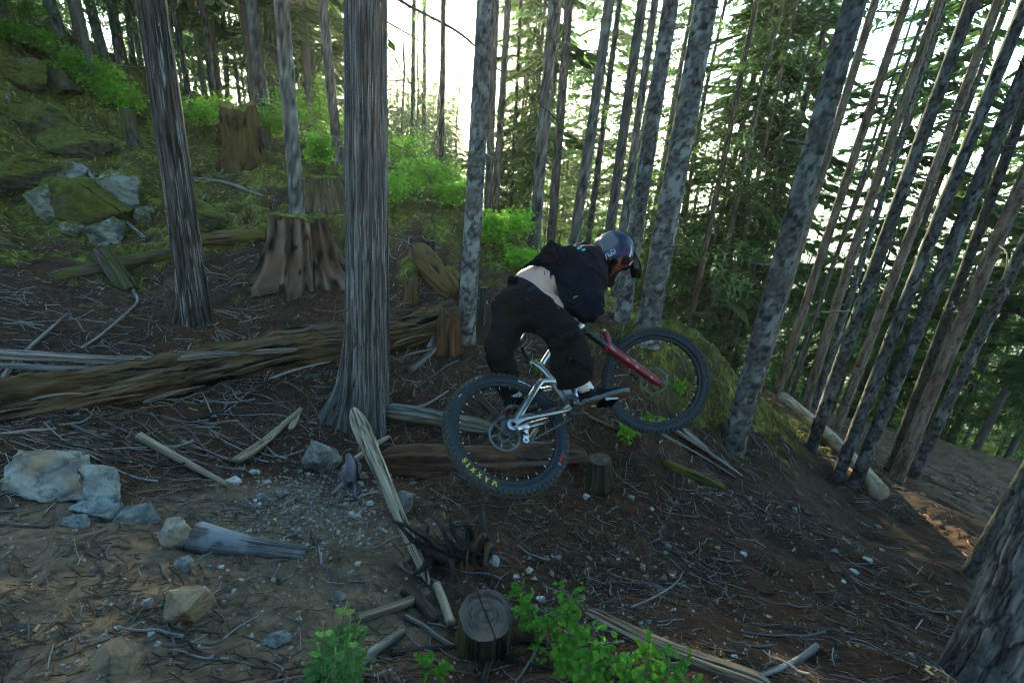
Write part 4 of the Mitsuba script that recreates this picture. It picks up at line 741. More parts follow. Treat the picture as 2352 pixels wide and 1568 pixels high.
def wheel(C, ax, spin, rear):
    key = numbered(bike + '__wheel'); ax = nrm(ax); a = BX - ax * (BX @ ax); a = nrm(a); b = np.cross(a, ax)
    def W(th, r, y): return C + (np.cos(th)[..., None] * a + np.sin(th)[..., None] * b) * np.asarray(r)[..., None] + np.asarray(y)[..., None] * ax
    n, m = 200, 22; th = np.arange(n) * 2 * np.pi / n; ph = np.linspace(-2.55, 2.55, m)
    TH, PH = np.meshgrid(th, ph, indexing='ij'); prof = TS * (1 + .05 * np.cos(2 * PH))
    V = W(TH, TR + prof * np.cos(PH), prof * np.sin(PH) * .98); dust = sst(.4, 1, np.cos(PH)) * (.5 + .5 * fbm(V.reshape(-1, 3) * 30, 3, 4).reshape(PH.shape))
    c = cmix(RUB, A(.075, .055, .04), (dust * .6).ravel())
    i, j = np.meshgrid(np.arange(n), np.arange(m - 1), indexing='ij'); k = (i + 1) % n
    q = np.stack([i * m + j, k * m + j, k * m + j + 1, i * m + j + 1], -1).reshape(-1, 4)
    obj('tyre', (V.reshape(-1, 3), np.vstack([q[:, [0, 1, 2]], q[:, [0, 2, 3]]]), c), 'semi', key)
    kn = []                                                          # tread knobs
    for row, (p0, h, lw, ll) in enumerate(((-1.02, .0075, .0060, .0075), (-.55, .006, .0055, .006), (-.14, .0075, .0055, .008), (.14, .0075, .0055, .008), (.55, .006, .0055, .006), (1.02, .0075, .0060, .0075))):
        N = 68
        for s in range(N):
            t = (s + (.5 if row in (1, 2, 4) else 0)) * 2 * np.pi / N
            d = A(*[0, 0, 0]) + np.cos(t) * a + np.sin(t) * b; tg = -np.sin(t) * a + np.cos(t) * b
            up = d * math.cos(p0) + ax * math.sin(p0); sd = -d * math.sin(p0) + ax * math.cos(p0)
            col = cmix(RUB * 1.2, A(.10, .075, .055), np.array(.25 + .5 * noise(A(s * .7, row, 3.)[None], 2)[0]))
            kn.append(box(C + d * TR + up * (TS * 1.01 + h * .4), tg, sd, up, ll, lw, h, col))
    o = obj('tread_knobs', join(kn), 'matte', key, smooth=False); labels.setdefault(o, {})['kind'] = 'stuff'
    rp = [(RIMI, -.010), (RIMI, .010), (.300, .0155), (.312, .0155), (.312, .0125), (.303, .011), (.303, -.011), (.312, -.0125), (.312, -.0155), (.300, -.0155)]
    obj('rim', ring(C, ax, rp, 120, A(.016, .017, .019)), 'semi', key)
    obj('hub', join([ring(C, ax, [(.012, -.055), (.026, -.055), (.026, -.045), (.016, -.038), (.016, .038), (.026, .045), (.026, .055), (.012, .055)], 32, BLK)]), 'semi', key)
    for s in range(28):                                              # crossed spokes with bright nipples
        t = (s + .5) * 2 * np.pi / 28 + spin; side = 1 if s % 2 else -1; t2 = t + (.75 if (s // 2) % 2 else -.75) * 1.0
        p0 = W(np.array(t2), np.array(.024), np.array(side * .048)); p1 = W(np.array(t), np.array(RIMI), np.array(side * .003)); e = lerp(p1, p0, .055)
        sp = obj('spoke', rod(p0, p1, .0011, sides=5, color=A(.10, .105, .11)), 'metal', key)
        obj('nipple', rod(p1, e, .0024, sides=6, color=A(.8, .82, .84)), 'metal', key)
    # brake disc on the left side
    dc = C + ax * .056; R0, R1 = (.098, .084) if rear else (.10, .086)
    d = [ring(dc, ax, [(R1, -.0011), (R0, -.0011), (R0, .0011), (R1, .0011)], 72, A(.42, .44, .45) * (.6 if rear else .15))]
    for s in range(6):
        t = s * np.pi / 3 + .3; d.append(rod(W(np.array(t), np.array(.024), np.array(.056)), W(np.array(t + .55), np.array(R1 + .002), np.array(.056)), .0042, sides=6, color=A(.36, .38, .39) * (1 if rear else .2)))
    obj('brake_disc', join(d), 'metal', key)
    # lettering on the right sidewall
    def wrap(text, t0, r, h, color, name, bold=True):
        v, f = meshkit.text_mesh(text, h, .0008, bold=bold).vertices.copy(), meshkit.text_mesh(text, h, .0008, bold=bold).faces
        v[:, 0] *= .95; wdt = v[:, 0].max(); ang = t0 - (v[:, 0] - wdt / 2) / r; rad = r + v[:, 1] - h / 2
        psi = np.arccos(np.clip((rad - TR) / (TS * 1.0), -1, 1)); psi = np.minimum(psi, 2.5); y = -(TS * (1 + .05 * np.cos(2 * psi)) * np.sin(psi) * .98 + .0006 + v[:, 2])
        obj(name, (W(ang, rad, y), f, np.broadcast_to(color, v.shape)), 'matte', key, smooth=False)
    return wrap, W, a, b
def angle_at(u, v, C, ax, a, b, y=-.028):
    o = C + ax * y; d = ray(u, v); t = ((o - CAM) @ ax) / (d @ ax); p = CAM + d * t - C; return math.atan2(p @ b, p @ a)
wrapr, WR, _a, _b = wheel(BIKE_R, BY, .05, True)
ta = lambda u, v: angle_at(u, v, BIKE_R, BY, _a, _b)
_t = ta(1110, 1082); YEL = A(.60, .49, .025)
for ch, (u, v) in zip('MAXXIS', [(1140, 1100), (1123.5, 1090), (1109, 1079), (1096, 1068), (1086, 1058.5), (1079, 1049)]): wrapr(ch, ta(u, v), .331, .029, YEL, 'letter')
wrapr('MINION', ta(1197, 886), .336, .0105, A(.65, .66, .66), 'small_lettering'); wrapr('DHR', ta(1211, 895), .336, .0105, A(.65, .66, .66), 'small_lettering'); wrapr('+', ta(1204, 890), .336, .012, YEL, 'small_lettering'); wrapr('+', ta(1218, 899), .336, .012, YEL, 'small_lettering')
wrapr('IIIIIIII', ta(1290, 1050), .336, .013, A(.55, .03, .035), 'red_mark'); wrapr('I', ta(1283.5, 1064), .336, .013, A(.7, .7, .7), 'red_mark')
wrapr('IIIIIIIIII', ta(1062, 912), .337, .0045, A(.6, .65, .68), 'white_stripe')
wrapf, WF, _a, _b = wheel(BIKE_F, FA, .2, False)
# ---- frame
bbp = bp(1318, 929, -.05); BB = B(bbp[0], 0, bbp[2])
def strut(name, pts, r, mat='metal', color=SIL, sides=18, n=40, sx=1.0, sy=1.0, key=None):
    p = curve(pts, n); r = np.interp(np.linspace(0, 1, n), np.linspace(0, 1, len(np.atleast_1d(r))), np.atleast_1d(r))
    def col(S, TH, V): return np.asarray(color) * (.75 + .4 * fbm(V * 25, 3, 3))[:, None]
    return obj(name, tube(p, r, sides, colfn=col, sx=sx, sy=sy), mat, key or bike)
fr = numbered(bike + '__frame')
st0, st1 = bw(1214, 827), bw(1262, 866)
strut('seat_tube', [st0, bw(1243, 845), st1, bw(1278, 890), BB + BZ * .02], [.018, .018, .019, .022, .03], key=fr)
FD = nrm(C2W(A(-.80, -.585, .088))); FD = nrm(FD - FA * (FD @ FA))                      # up along the fork
leg0 = BIKE_F - FA * .068
crown_r = leg0 + FD * .655; headlow = crown_r + FA * .068 + FD * .01 - np.cross(FA, FD) * .04
if (headlow - crown_r) @ BX > 0: headlow = crown_r + FA * .068 + FD * .01 + np.cross(FA, FD) * .04
headtop = headlow + FD * .115
strut('head_tube', [headlow, headtop], [.027, .027], key=fr)
strut('top_tube', [bw(1243, 838), bw(1270, 795), headtop - FD * .03 - BX * .015], [.0185, .0185, .021], key=fr)
strut('down_tube', [BB + BX * .02, lerp(BB, headlow, .5) + BX * .02, headlow + FD * .03], [.029, .027, .025], key=fr)
strut('bottom_bracket_shell', [BB - BY * .04, BB + BY * .04], [.03, .03], key=fr)
obj('shock_link', join([box(bw(1305, 902, -.03), BX, BY, BZ, .03, .004, .05, SIL * .5), box(bw(1305, 902, .03), BX, BY, BZ, .03, .004, .05, SIL * .5), rod(bw(1292, 905), bw(1345, 850), .022, color=BLK), rod(bw(1300, 897), bw(1330, 866), .028, color=A(.04, .04, .045))]), 'semi', fr)
sw = numbered(bike + '__swingarm')
for s in (-1, 1):
    y = .078 * s; q0, q1, q2, q3 = bp(1192, 955, -.078), bp(1236, 884, -.07), bp(1250, 876, -.06), bp(1280, 874, -.05)
    strut('arm', [B(0.02, y, .01), B(q0[0], y, q0[2]), B(q1[0], .07 * s, q1[2]), B(q2[0], .062 * s, q2[2]), B(q3[0], .04 * s, q3[2])], [.016, .0175, .0180, .0175, .018], key=sw, sx=1.15, sy=.8)
    c1, c2 = bp(1205, 960, -.075), bp(1290, 942, -.055)
    strut('arm', [B(0.01, y, .0), B(c1[0], .076 * s, c1[2]), B(c2[0], .05 * s, c2[2]), BB + BY * .04 * s - BX * .03], [.024, .027, .024, .022], key=sw, sx=1.0, sy=.8)
    obj('dropout', join([disc(B(0.0, y, 0.0), BY, .034, .014, color=SIL), disc(B(.0, y - .0075 * 1, 0), BY, .018, .004, color=SIL * .35)]), 'metal', sw)
obj('chain_guard', tube(curve([bw(1212, 952, -.085), bw(1250, 944, -.082), bw(1292, 934, -.07)], 20), .009, 8, color=BLK, sx=1.6, sy=.5), 'semi', sw)
obj('axle', rod(B(0, -.092, 0), B(0, .092, 0), .009, color=BLK), 'metal', sw)
# ---- drivetrain
dk = numbered(bike + '__crankset')
ringc = BB - BY * .05; cc = B(0, -.045, 0)
th = np.arange(64) * 2 * np.pi / 64
obj('chainring', join([ring(ringc, BY, [(.052, -.002), (.068, -.002), (.068, .002), (.052, .002)], 64, A(.05, .05, .055)), ring(ringc, BY, [(.012, -.006), (.03, -.006), (.03, .006), (.012, .006)], 32, BLK)] + [box(ringc + (BX * math.cos(t) + BZ * math.sin(t)) * .070, BX * math.cos(t) + BZ * math.sin(t), BY, -BX * math.sin(t) + BZ * math.cos(t), .003, .0015, .002, A(.05, .05, .055)) for t in np.arange(32) * np.pi / 16] + [rod(ringc + (BX * math.cos(t) + BZ * math.sin(t)) * .02, ringc + (BX * math.cos(t) + BZ * math.sin(t)) * .06, .005, color=BLK) for t in np.arange(4) * np.pi / 2 + .4]), 'semi', dk)
ce = bw(1398, 939, -.098); cv = nrm(ce - (BB - BY * .085)); cv = nrm(cv - BY * (cv @ BY)); ce = BB - BY * .10 + cv * .17; cl = BB + BY * .10 - cv * .17
obj('crank_arm', join([rod(BB - BY * .082, ce, .017, .0125, 16, SIL, n=8, sx=1, sy=.6), ring(BB - BY * .084, BY, [(.010, -.012), (.019, -.012), (.02, .012), (.010, .012)], 28, SIL), ring(BB - BY * .086, BY, [(.0005, -.004), (.0095, -.004), (.0095, .004), (.0005, .004)], 20, A(.02, .02, .02))]), 'metal', dk)
obj('crank_arm', rod(BB + BY * .082, cl, .017, .0125, 16, SIL, n=8, sx=1, sy=.6), 'metal', dk)
obj('spindle', rod(BB - BY * .085, BB + BY * .085, .0115, color=BLK), 'metal', dk)
obj('cassette', join([disc(cc - BY * .004 * (5 - i), BY, .024 + .0055 * i, .002, 40, A(.12, .12, .125), hole=.012) for i in range(7)]), 'metal', numbered(bike + '__cassette'))
dr = numbered(bike + '__derailleur'); dp, jk = bw(1208, 981, -.105), bw(1208, 1010, -.085)
obj('derailleur_body', join([disc(dp, BY, .0165, .03, 24, A(.62, .64, .65)), disc(dp - BY * .016, BY, .012, .006, 20, A(.75, .77, .78)), box(lerp(dp, B(.012, -.1, -.03), .5), BX, BY, BZ, .030, .011, .013, A(.62, .64, .65)), disc(B(.01, -.1, -.028), BY, .012, .02, 20, A(.55, .57, .58))]), 'metal', dr)
obj('derailleur_cage', join([rod(dp, jk, .011, .013, 10, A(.6, .62, .63), n=6, sx=1.2, sy=.35), disc(jk, BY, .0185, .004, 24, A(.6, .62, .63)), disc(lerp(dp, jk, .45), BY, .015, .006, 20, BLK), disc(jk + BY * .005, BY, .019, .005, 22, BLK), disc(jk - BY * .004, BY, .007, .004, 16, A(.05, .05, .05))]), 'metal', dr)
def chain(a, b, n):
    d = nrm(b - a); L = np.linalg.norm(b - a) / n; nn = np.cross(d, BY); return join([box(a + d * L * (i + .5), d, BY, nn, L * (.52 if i % 2 else .36), .0035 if i % 2 else .0022, .0042 if i % 2 else .003, A(.16, .16, .165) if i % 2 else A(.07, .07, .075)) for i in range(n)])
c0 = bw(1211, 943, -.05); o = obj('chain', join([chain(c0, ringc + nrm(BZ * .95 - BX * .2) * .069, 34), chain(jk - nrm(BZ) * .018, ringc - nrm(BZ * .9 + BX * .1) * .069, 36)]), 'metal', bike, smooth=False); labels.setdefault(o, {})['kind'] = 'stuff'
ck = numbered(bike + '__brake_caliper'); cp = bw(1150, 961, .055)
obj('caliper_body', join([box(cp, nrm(BX + BZ * .2), BY, nrm(BZ - BX * .2), .032, .016, .014, A(.07, .065, .085)), disc(cp + BX * .012, BY, .013, .036, 20, A(.12, .11, .14)), rod(cp + BX * .03, B(.06, .07, .045), .006, color=BLK)]), 'semi', ck)
# ---- pedals
def pedal(c, ax, flat):
    pk = numbered(bike + '__pedal'); ax = nrm(ax); fw = nrm(flat - ax * (flat @ ax)); up = np.cross(ax, fw); m = []
    for s in (-1, 1): m += [box(c + fw * .047 * s, fw, ax, up, .006, .048, .008, A(.03, .03, .033)), box(c + ax * .047 * s, fw, ax, up, .045, .006, .008, SIL if s > 0 else A(.03, .03, .033))]
    m += [box(c, fw, ax, up, .013, .05, .009, A(.035, .035, .04))] + [rod(c + fw * .042 * a + ax * .035 * b + up * .006, c + fw * .042 * a + ax * .035 * b + up * .014, .002, sides=6, color=A(.5, .5, .5)) for a in (-1, 1) for b in (-1, 0, 1)]
    obj('pedal_body', join(m), 'metal', pk); obj('pedal_axle', rod(c - ax * .06, c - ax * .04, .008, color=SIL), 'metal', pk)
PED_R = ce - BY * .062; PED_L = cl + BY * .062
FOOT_R = nrm(P(1444, 905, 2.62) - P(1339, 925, 2.55)); pedal(PED_R, -BY, FOOT_R); pedal(PED_L, BY, nrm(BX * .8 - BZ * .3))
# ---- saddle
sk = numbered(bike + '__saddle'); sp = bw(1196, 792)
strut('seatpost', [st0 + nrm(st1 - st0) * .05, bw(1205, 812), sp - BZ * .02], [.0135, .0135, .0135], 'semi', BLK, key=sk)
obj('seat_clamp', join([rod(st0 - nrm(st1 - st0) * .012, st0 + nrm(st1 - st0) * .014, .022, color=BLK)]), 'semi', sk)
sadv = surface_nets(lambda p: (lambda x, y, z: np.sqrt((y / (.016 + .055 * sst(.05, -.13, x))) ** 2 + ((z - .012 * sst(-.03, -.14, x)) / .019) ** 2 + (np.maximum(np.abs(x) - .11, 0) / .022) ** 2) - 1)(p[:, 0], p[:, 1], p[:, 2]), A(-.15, -.09, -.04), A(.15, .09, .05), .006)
sx_ = nrm(BX * .86 + BZ * .5); sz_ = np.cross(sx_, BY)
obj('saddle_seat', (sp + BZ * .02 + sx_ * .03 + sadv[0][:, :1] * sx_ + sadv[0][:, 1:2] * BY + sadv[0][:, 2:] * sz_, sadv[1], np.broadcast_to(BLK, sadv[0].shape)), 'semi', sk)
obj('saddle_rail', join([tube(curve([sp + sx_ * .09 + BY * .02 * s + sz_ * .012, sp + sx_ * .05 + BY * .022 * s - sz_ * .012, sp - sx_ * .04 + BY * .022 * s - sz_ * .012, sp - sx_ * .08 + BY * .035 * s + sz_ * .012], 16), .0035, 8, color=A(.1, .1, .1)) for s in (-1, 1)]), 'metal', sk)
# ---- fork, turned with the front wheel
fk = numbered(bike + '__fork'); REDP = A(.20, .010, .022); ftq = nrm(np.cross(FD, FA)); ftq = ftq if ftq @ BX > 0 else -ftq
brace = []
for s in (-1, 1):
    l0 = BIKE_F + FA * .068 * s
    lower = tube(curve([l0 - FD * .030, l0 + FD * .05, l0 + FD * .2, l0 + FD * .405, l0 + FD * .43], 40), np.interp(np.linspace(0, 1, 40), [0, .08, .2, .9, 1], [.020, .026, .028, .0315, .032]), 24, colfn=lambda S, TH, V: cmix(np.broadcast_to(REDP, V.shape), A(.5, .45, .42), sst(.70, .74, fbm(V * 42, 3, 6)) * .8))
    obj('fork_lower', join([lower, disc(l0, FA, .022, .036, 28, REDP), box(l0 + ftq * .012 + FD * .018, FD, FA, ftq, .03, .013, .013, REDP)]), 'gloss', fk)
    obj('stanchion', rod(l0 + FD * .41, l0 + FD * .70, .0225, sides=20, color=A(.012, .012, .014)), 'gloss', fk)
    obj('crown_clamp', rod(l0 + FD * .632, l0 + FD * .668, .0262, sides=20, color=A(.7, .72, .74)), 'metal', fk)
    brace.append(l0 + FD * .415 + ftq * .02)
pa = curve([brace[0], brace[0] + FD * .055 + ftq * .045 + FA * .022, (brace[0] + brace[1]) / 2 + FD * .075 + ftq * .06, brace[1] + FD * .055 + ftq * .045 - FA * .022, brace[1]], 40)
obj('fork_brace', tube(pa, .014, 12, color=REDP, sx=1.3, sy=.8), 'gloss', fk)
obj('crown', tube(curve([BIKE_F + FA * -.068 + FD * .655, headlow, BIKE_F + FA * .068 + FD * .655], 20), .019, 14, color=A(.6, .62, .64)), 'metal', fk)
obj('steerer', rod(headlow - FD * .02, headtop + FD * .05, .0145, color=BLK), 'semi', fk)
obj('axle', rod(BIKE_F - FA * .086, BIKE_F + FA * .086, .0095, color=BLK), 'metal', fk)
obj('brake_caliper', box(BIKE_F + FA * .06 + FD * .13 - ftq * .055, FD, FA, ftq, .035, .016, .014, A(.03, .03, .035)), 'semi', fk)
hb = numbered(bike + '__handlebar'); bc = headtop + FD * .045 + ftq * .045; GR, GL = bc - FA * .36 + FD * .02 - ftq * .03, bc + FA * .36 + FD * .02 - ftq * .03
obj('stem', tube(curve([headtop + FD * .04, bc], 8), .02, 14, color=BLK), 'semi', hb)
obj('bar', tube(curve([GR, bc - FA * .2 + FD * .012 - ftq * .01, bc - FA * .06, bc + FA * .06, bc + FA * .2 + FD * .012 - ftq * .01, GL], 60), .0125, 14, color=A(.03, .03, .033)), 'semi', hb)
for g, s in ((GR, 1), (GL, -1)):
    gd = nrm(bc + FD * .012 - FA * .2 * s - ftq * .01 - g)
    obj('grip', join([rod(g, g + gd * .135, .0165, sides=20, n=20, color=A(.015, .015, .016))] + [disc(g + gd * .004, gd, .02, .007, 20, BLK)]), 'matte', hb)
    obj('brake_lever', join([rod(g + gd * .15 + ftq * .03, g + gd * .11 + ftq * .055, .006, color=BLK), rod(g + gd * .12 + ftq * .055, g + gd * .03 + ftq * .05 - FD * .01, .0045, color=BLK)]), 'semi', hb)
obj('hose', tube(curve([GR + nrm(bc - GR) * .16, P(1363, 713, 2.9), P(1377, 742, 3.0), P(1381, 785, 3.08), BIKE_F - FA * .03 + FD * .40 - ftq * .03, BIKE_F + FA * .05 + FD * .15 - ftq * .05], 60), .0028, 6, color=BLK), 'semi', bike)
# ------------------------------------------------------------------ the rider
def cone(p, a, b, r1, r2):
    """Signed distance to a tapered capsule."""
    a, b = np.asarray(a), np.asarray(b); ab = b - a; t = np.clip((p - a) @ ab / (ab @ ab), 0, 1)
    return np.linalg.norm(p - a - t[:, None] * ab, axis=1) - lerp(r1, r2, t)
def smin(ds, k):
    d = ds[0]
    for e in ds[1:]:
        h = np.clip(.5 + .5 * (e - d) / k, 0, 1); d = lerp(e, d, h) - k * h * (1 - h)
    return d
def ell(p, c, ax, r): q = (p - c) @ np.array(ax).T / np.asarray(r); n = np.linalg.norm(q, axis=1); return (n - 1) * min(r)
rider = numbered('person')
tag(rider, 'mountain biker in black hoodie and baggy black trousers crouching over the airborne bike, bare lower back showing', 'person')
tag(rider, 'rider in black hoodie, baggy black trousers and full face helmet crouched on the bike', 'person')
J = dict(pel=P(1216, 694, 2.84), wai=P(1243, 650, 2.92), che=P(1322, 625, 2.96), upc=P(1352, 612, 2.98), nek=P(1380, 596, 2.99), hed=P(1408, 584, 3.0),
         hl=P(1180, 712, 2.90), hr=P(1256, 716, 2.78), kl=P(1147, 802, 2.78), kr=P(1302, 780, 2.56), al=P(1183, 902, 2.98), ar=P(1344, 896, 2.63),
         sl=P(1336, 590, 3.12), sr=P(1358, 640, 2.82), er=P(1350, 705, 2.70), el=P(1290, 650, 3.22))
hgR, hgL = GR + nrm(bc - GR) * .06, GL + nrm(bc - GL) * .06
def hand(grip, gd, out, kn):
    """Palm, four fingers closed round the grip and a thumb under it. gd: along the grip, out: from the grip to the knuckles, kn: the third direction."""
    parts = []
    palm = grip + out * .030
    parts.append(('cone', palm + gd * .035 - kn * .035, palm - gd * .03 - kn * .03, .015, .014)); parts.append(('cone', palm + gd * .035 + kn * .005, palm - gd * .035 + kn * .005, .014, .012)); parts.append(('cone', palm - kn * .03, palm + kn * .005, .02, .017))
    fingers = []
    for i, (o, l, r) in enumerate(((.036, .95, .0088), (.013, 1.05, .0092), (-.010, 1.0, .0088), (-.031, .82, .0076))):
        c = grip + gd * o; k = [c + out * .027 + kn * .012, c + out * .012 + kn * (.030 * l), c - out * .016 + kn * (.026 * l), c - out * (.027) + kn * (-.002)]
        for a, b in zip(k[:-1], k[1:]): fingers.append(('cone', a, b, r, r * .92))
    th = [palm + gd * .03 - kn * .03, grip + gd * .062 + out * .012 - kn * .012, grip + gd * .058 - out * .018 + kn * .002]
    for a, b in zip(th[:-1], th[1:]): fingers.append(('cone', a, b, .0115, .0095))
    return parts, fingers, palm - kn * .05
def hand_frame(g, s):
    gd = nrm(bc - g); out = nrm(-FD * -.35 + BZ * .9 - BX * .25); out = nrm(out - gd * (out @ gd)); kn = np.cross(out, gd); kn = kn if kn @ BX > 0 else -kn
    return gd, out, kn
HR, HL = hand_frame(hgR, 1), hand_frame(hgL, -1)
hpR, hfR, wrR = hand(hgR, *HR); hpL, hfL, wrL = hand(hgL, *HL)
SPINE = nrm(J['upc'] - J['pel']); SIDE = nrm(J['hr'] - J['hl']); BACK = nrm(np.cross(SPINE, SIDE)); BACK = BACK if BACK[2] > 0 else -BACK
def body(p):
    d = smin([cone(p, J['hl'], J['hr'], .115, .115), cone(p, J['pel'], J['wai'], .125, .108), cone(p, J['wai'] + SIDE * .045, J['che'] + SIDE * .04, .105, .115), cone(p, J['wai'] - SIDE * .06 - SPINE * .03, J['che'] - SIDE * .05, .108, .115), cone(p, J['che'], J['upc'], .125, .11), cone(p, J['upc'], J['nek'], .075, .055)], .05)
    d = smin([d, cone(p, J['nek'], J['hed'], .052, .055)], .03); d = smin([d, cone(p, J['upc'], J['sl'], .08, .06), cone(p, J['upc'], J['sr'], .08, .06)], .04)
    arm = lambda s, e, w: smin([cone(p, s, e, .052, .042), cone(p, e, w, .042, .027)], .02)
    d = smin([d, arm(J['sr'], J['er'], wrR), arm(J['sl'], J['el'], wrL)], .03)
    leg = lambda h, k, a: smin([cone(p, h, k, .088, .058), cone(p, k, lerp(k, a, .35) - BX * .01, .056, .056), cone(p, lerp(k, a, .3) - BX * .01, a, .055, .036)], .03)
    d = smin([d, leg(J['hl'], J['kl'], J['al']), leg(J['hr'], J['kr'], J['ar'])], .035)
    sp = (p - J['wai']) @ SIDE; al = (p - J['wai']) @ SPINE; bk = (p - J['wai']) @ BACK
    d = d + .007 * np.exp(-(sp / .020) ** 2) * sst(0.02, .08, bk) * sst(-.16, -.06, al) * sst(.3, .12, al)       # hollow along the spine
    return d
def body_all(p): 
    d = body(p)
    for parts, fin, w in ((hpR, hfR, wrR), (hpL, hfL, wrL)):
        near = np.linalg.norm(p - w, axis=1) < .22
        if near.any():
            q = p[near]; e = smin([d[near]] + [cone(q, a, b, r1, r2) for _, a, b, r1, r2 in parts], .012); e = np.minimum(e, np.minimum.reduce([cone(q, a, b, r1, r2) for _, a, b, r1, r2 in fin])) ; d[near] = e
    return d
def bounds(ps, m): ps = np.array(ps); return ps.min(0) - m, ps.max(0) + m
def net(fn, ps, m, h):
    lo, hi = bounds(ps, m); v, f = surface_nets(fn, lo, hi, h); return v, f
def smooth(v, f, n=4): 
    t = trimesh.Trimesh(v, f, process=False); trimesh.smoothing.filter_taubin(t, iterations=n); return np.array(t.vertices), np.array(t.faces)
SKIN = A(.52, .315, .245)
v, f = net(body_all, list(J.values()) + [wrR, wrL, hgR, hgL], .2, .0085)
v, f = smooth(v, f, 3)
obj('body', (v, f, SKIN * (.94 + .12 * fbm(v * 30, 3, 3))[:, None]), 'semi', rider)
# head with a face, inside the helmet
HK = nrm(C2W(A(.86, -.30, .18))); HF = C2W(A(.22, .93, .25)); HF = nrm(HF - HK * (HF @ HK)); HS = np.cross(HK, HF)
if HS @ FW > 0: HS = -HS                                             # towards the camera: the right side of the head
HC = P(1408, 582, 2.98)
def head(p):
    d = smin([ell(p, HC + HK * .02, (HK, HF, HS), (.105, .095, .078)), ell(p, HC - HK * .05 + HF * .025, (HK, HF, HS), (.065, .068, .058))], .03)
    d = smin([d, cone(p, HC - HK * .005 + HF * .09, HC - HK * .035 + HF * .112, .009, .013)], .012)
    for s in (-1, 1): d = smin([d, ell(p, HC - HK * .02 + HS * .078 * s - HF * .01, (HK, HF, HS), (.03, .018, .01))], .008)
    d = np.maximum(d, -cone(p, HC - HK * .068 + HF * .1 - HS * .02, HC - HK * .068 + HF * .1 + HS * .02, .004, .004))
    for s in (-1, 1): d = np.maximum(d, -ell(p, HC + HK * .0 + HF * .1 + HS * .032 * s, (HK, HF, HS), (.012, .016, .018)))
    return smin([d, cone(p, HC - HK * .06, J['nek'], .055, .055)], .03)
v, f = net(head, [HC, HC + HF * .1, HC - HF * .1, HC + HK * .1, HC - HK * .12], .06, .006)
obj('head', (v, f, SKIN * (.94 + .12 * fbm(v * 30, 3, 4))[:, None]), 'semi', rider)
for s in (-1, 1): e = ring(HC + HF * .088 + HS * .032 * s, HF, [(.0005, .012), (.007, .010), (.0115, .003), (.012, -.004), (.0005, -.006)], 20, A(.55, .53, .5)); obj('eye', e, 'gloss', numbered(rider + '__head') if False else rider + '__head')
# ---- trousers
folds = lambda p, s, a: (fbm(p * s, 4, 12) - .5) * a
cuffR, cuffL = P(1322, 877, 2.60), P(1172, 905, 2.98)
dR, dL = nrm(J['ar'] - J['kr']), nrm(J['al'] - J['kl'])
waistn = nrm(SPINE * 1.0 + BACK * .12 - SIDE * .10); waistp = P(1222, 657, 2.74)
def trousers(p):
    hip = smin([cone(p, J['hl'] - SPINE * 0, J['hr'], .140, .140), cone(p, J['pel'], J['wai'], .14, .125), cone(p, J['wai'] - SIDE * .07 - SPINE * .04, J['wai'] + SIDE * .06 - SPINE * .02, .120, .120)], .05)
    lt = smin([cone(p, J['hl'], J['kl'], .122, .084), cone(p, J['kl'], lerp(J['kl'], cuffL, .45), .082, .074), cone(p, lerp(J['kl'], cuffL, .4), cuffL + dL * .05, .074, .078)], .03)
    rt = smin([cone(p, J['hr'], J['kr'], .128, .102), cone(p, J['kr'], lerp(J['kr'], cuffR, .6), .100, .112), cone(p, lerp(J['kr'], cuffR, .5), cuffR + dR * .04, .112, .108)], .03)
    d = smin([hip, lt, rt], .04)
    w = fbm(p * 7, 2, 12); r = np.abs(fbm(p @ np.array([SPINE * 5, SIDE * 4, BACK * 8]).T, 2, 14) - .5)
    d = d + (w - .5) * .022 + (.07 - np.minimum(r, .07)) * .14 - .003 + .005 * np.sin((p @ nrm(UP - RT * .5)) * 62 + 9 * fbm(p * 4, 2, 19))
    for g, c, k in ((np.exp(-np.sum((p - J['kr']) ** 2, 1) / .02), dR, 75), (np.exp(-np.sum((p - J['kl']) ** 2, 1) / .016), dL, 75), (np.exp(-np.sum((p - cuffR) ** 2, 1) / .012), dR, 60)):
        d = d + .004 * g * np.sin((p @ c) * k + 6 * fbm(p * 6, 2, 15))
    for cp, cd in ((cuffR, dR), (cuffL, dL)):
        near = np.linalg.norm(p - cp, axis=1) < .25; d = np.where(near, np.maximum(d, (p - cp) @ cd), d)
    d = np.maximum(d, (p - waistp) @ waistn)
    # hollow hem so that ankles come out of an opening, and a waistband standing off the back
    inner = (((p - cuffR) @ dR > -.10) & (np.linalg.norm(p - cuffR, axis=1) < .25)) | (((p - cuffL) @ dL > -.10) & (np.linalg.norm(p - cuffL, axis=1) < .25))
    return np.where(inner, np.maximum(d, -(d + .016)), d)
DENIM = A(.011, .0098, .0095)
v, f = net(trousers, [J[k] for k in ('pel', 'wai', 'hl', 'hr', 'kl', 'kr', 'al', 'ar')], .19, .0075)
v, f = smooth(v, f, 2)
tk = obj('trousers', (v, f, DENIM * (.75 + .55 * noise(v * 260, 3) * 1.0 + .25 * (fbm(v * 12, 3, 4) - .5))[:, None]), 'fabric', rider)
tm = trimesh.Trimesh(v, f, process=False)
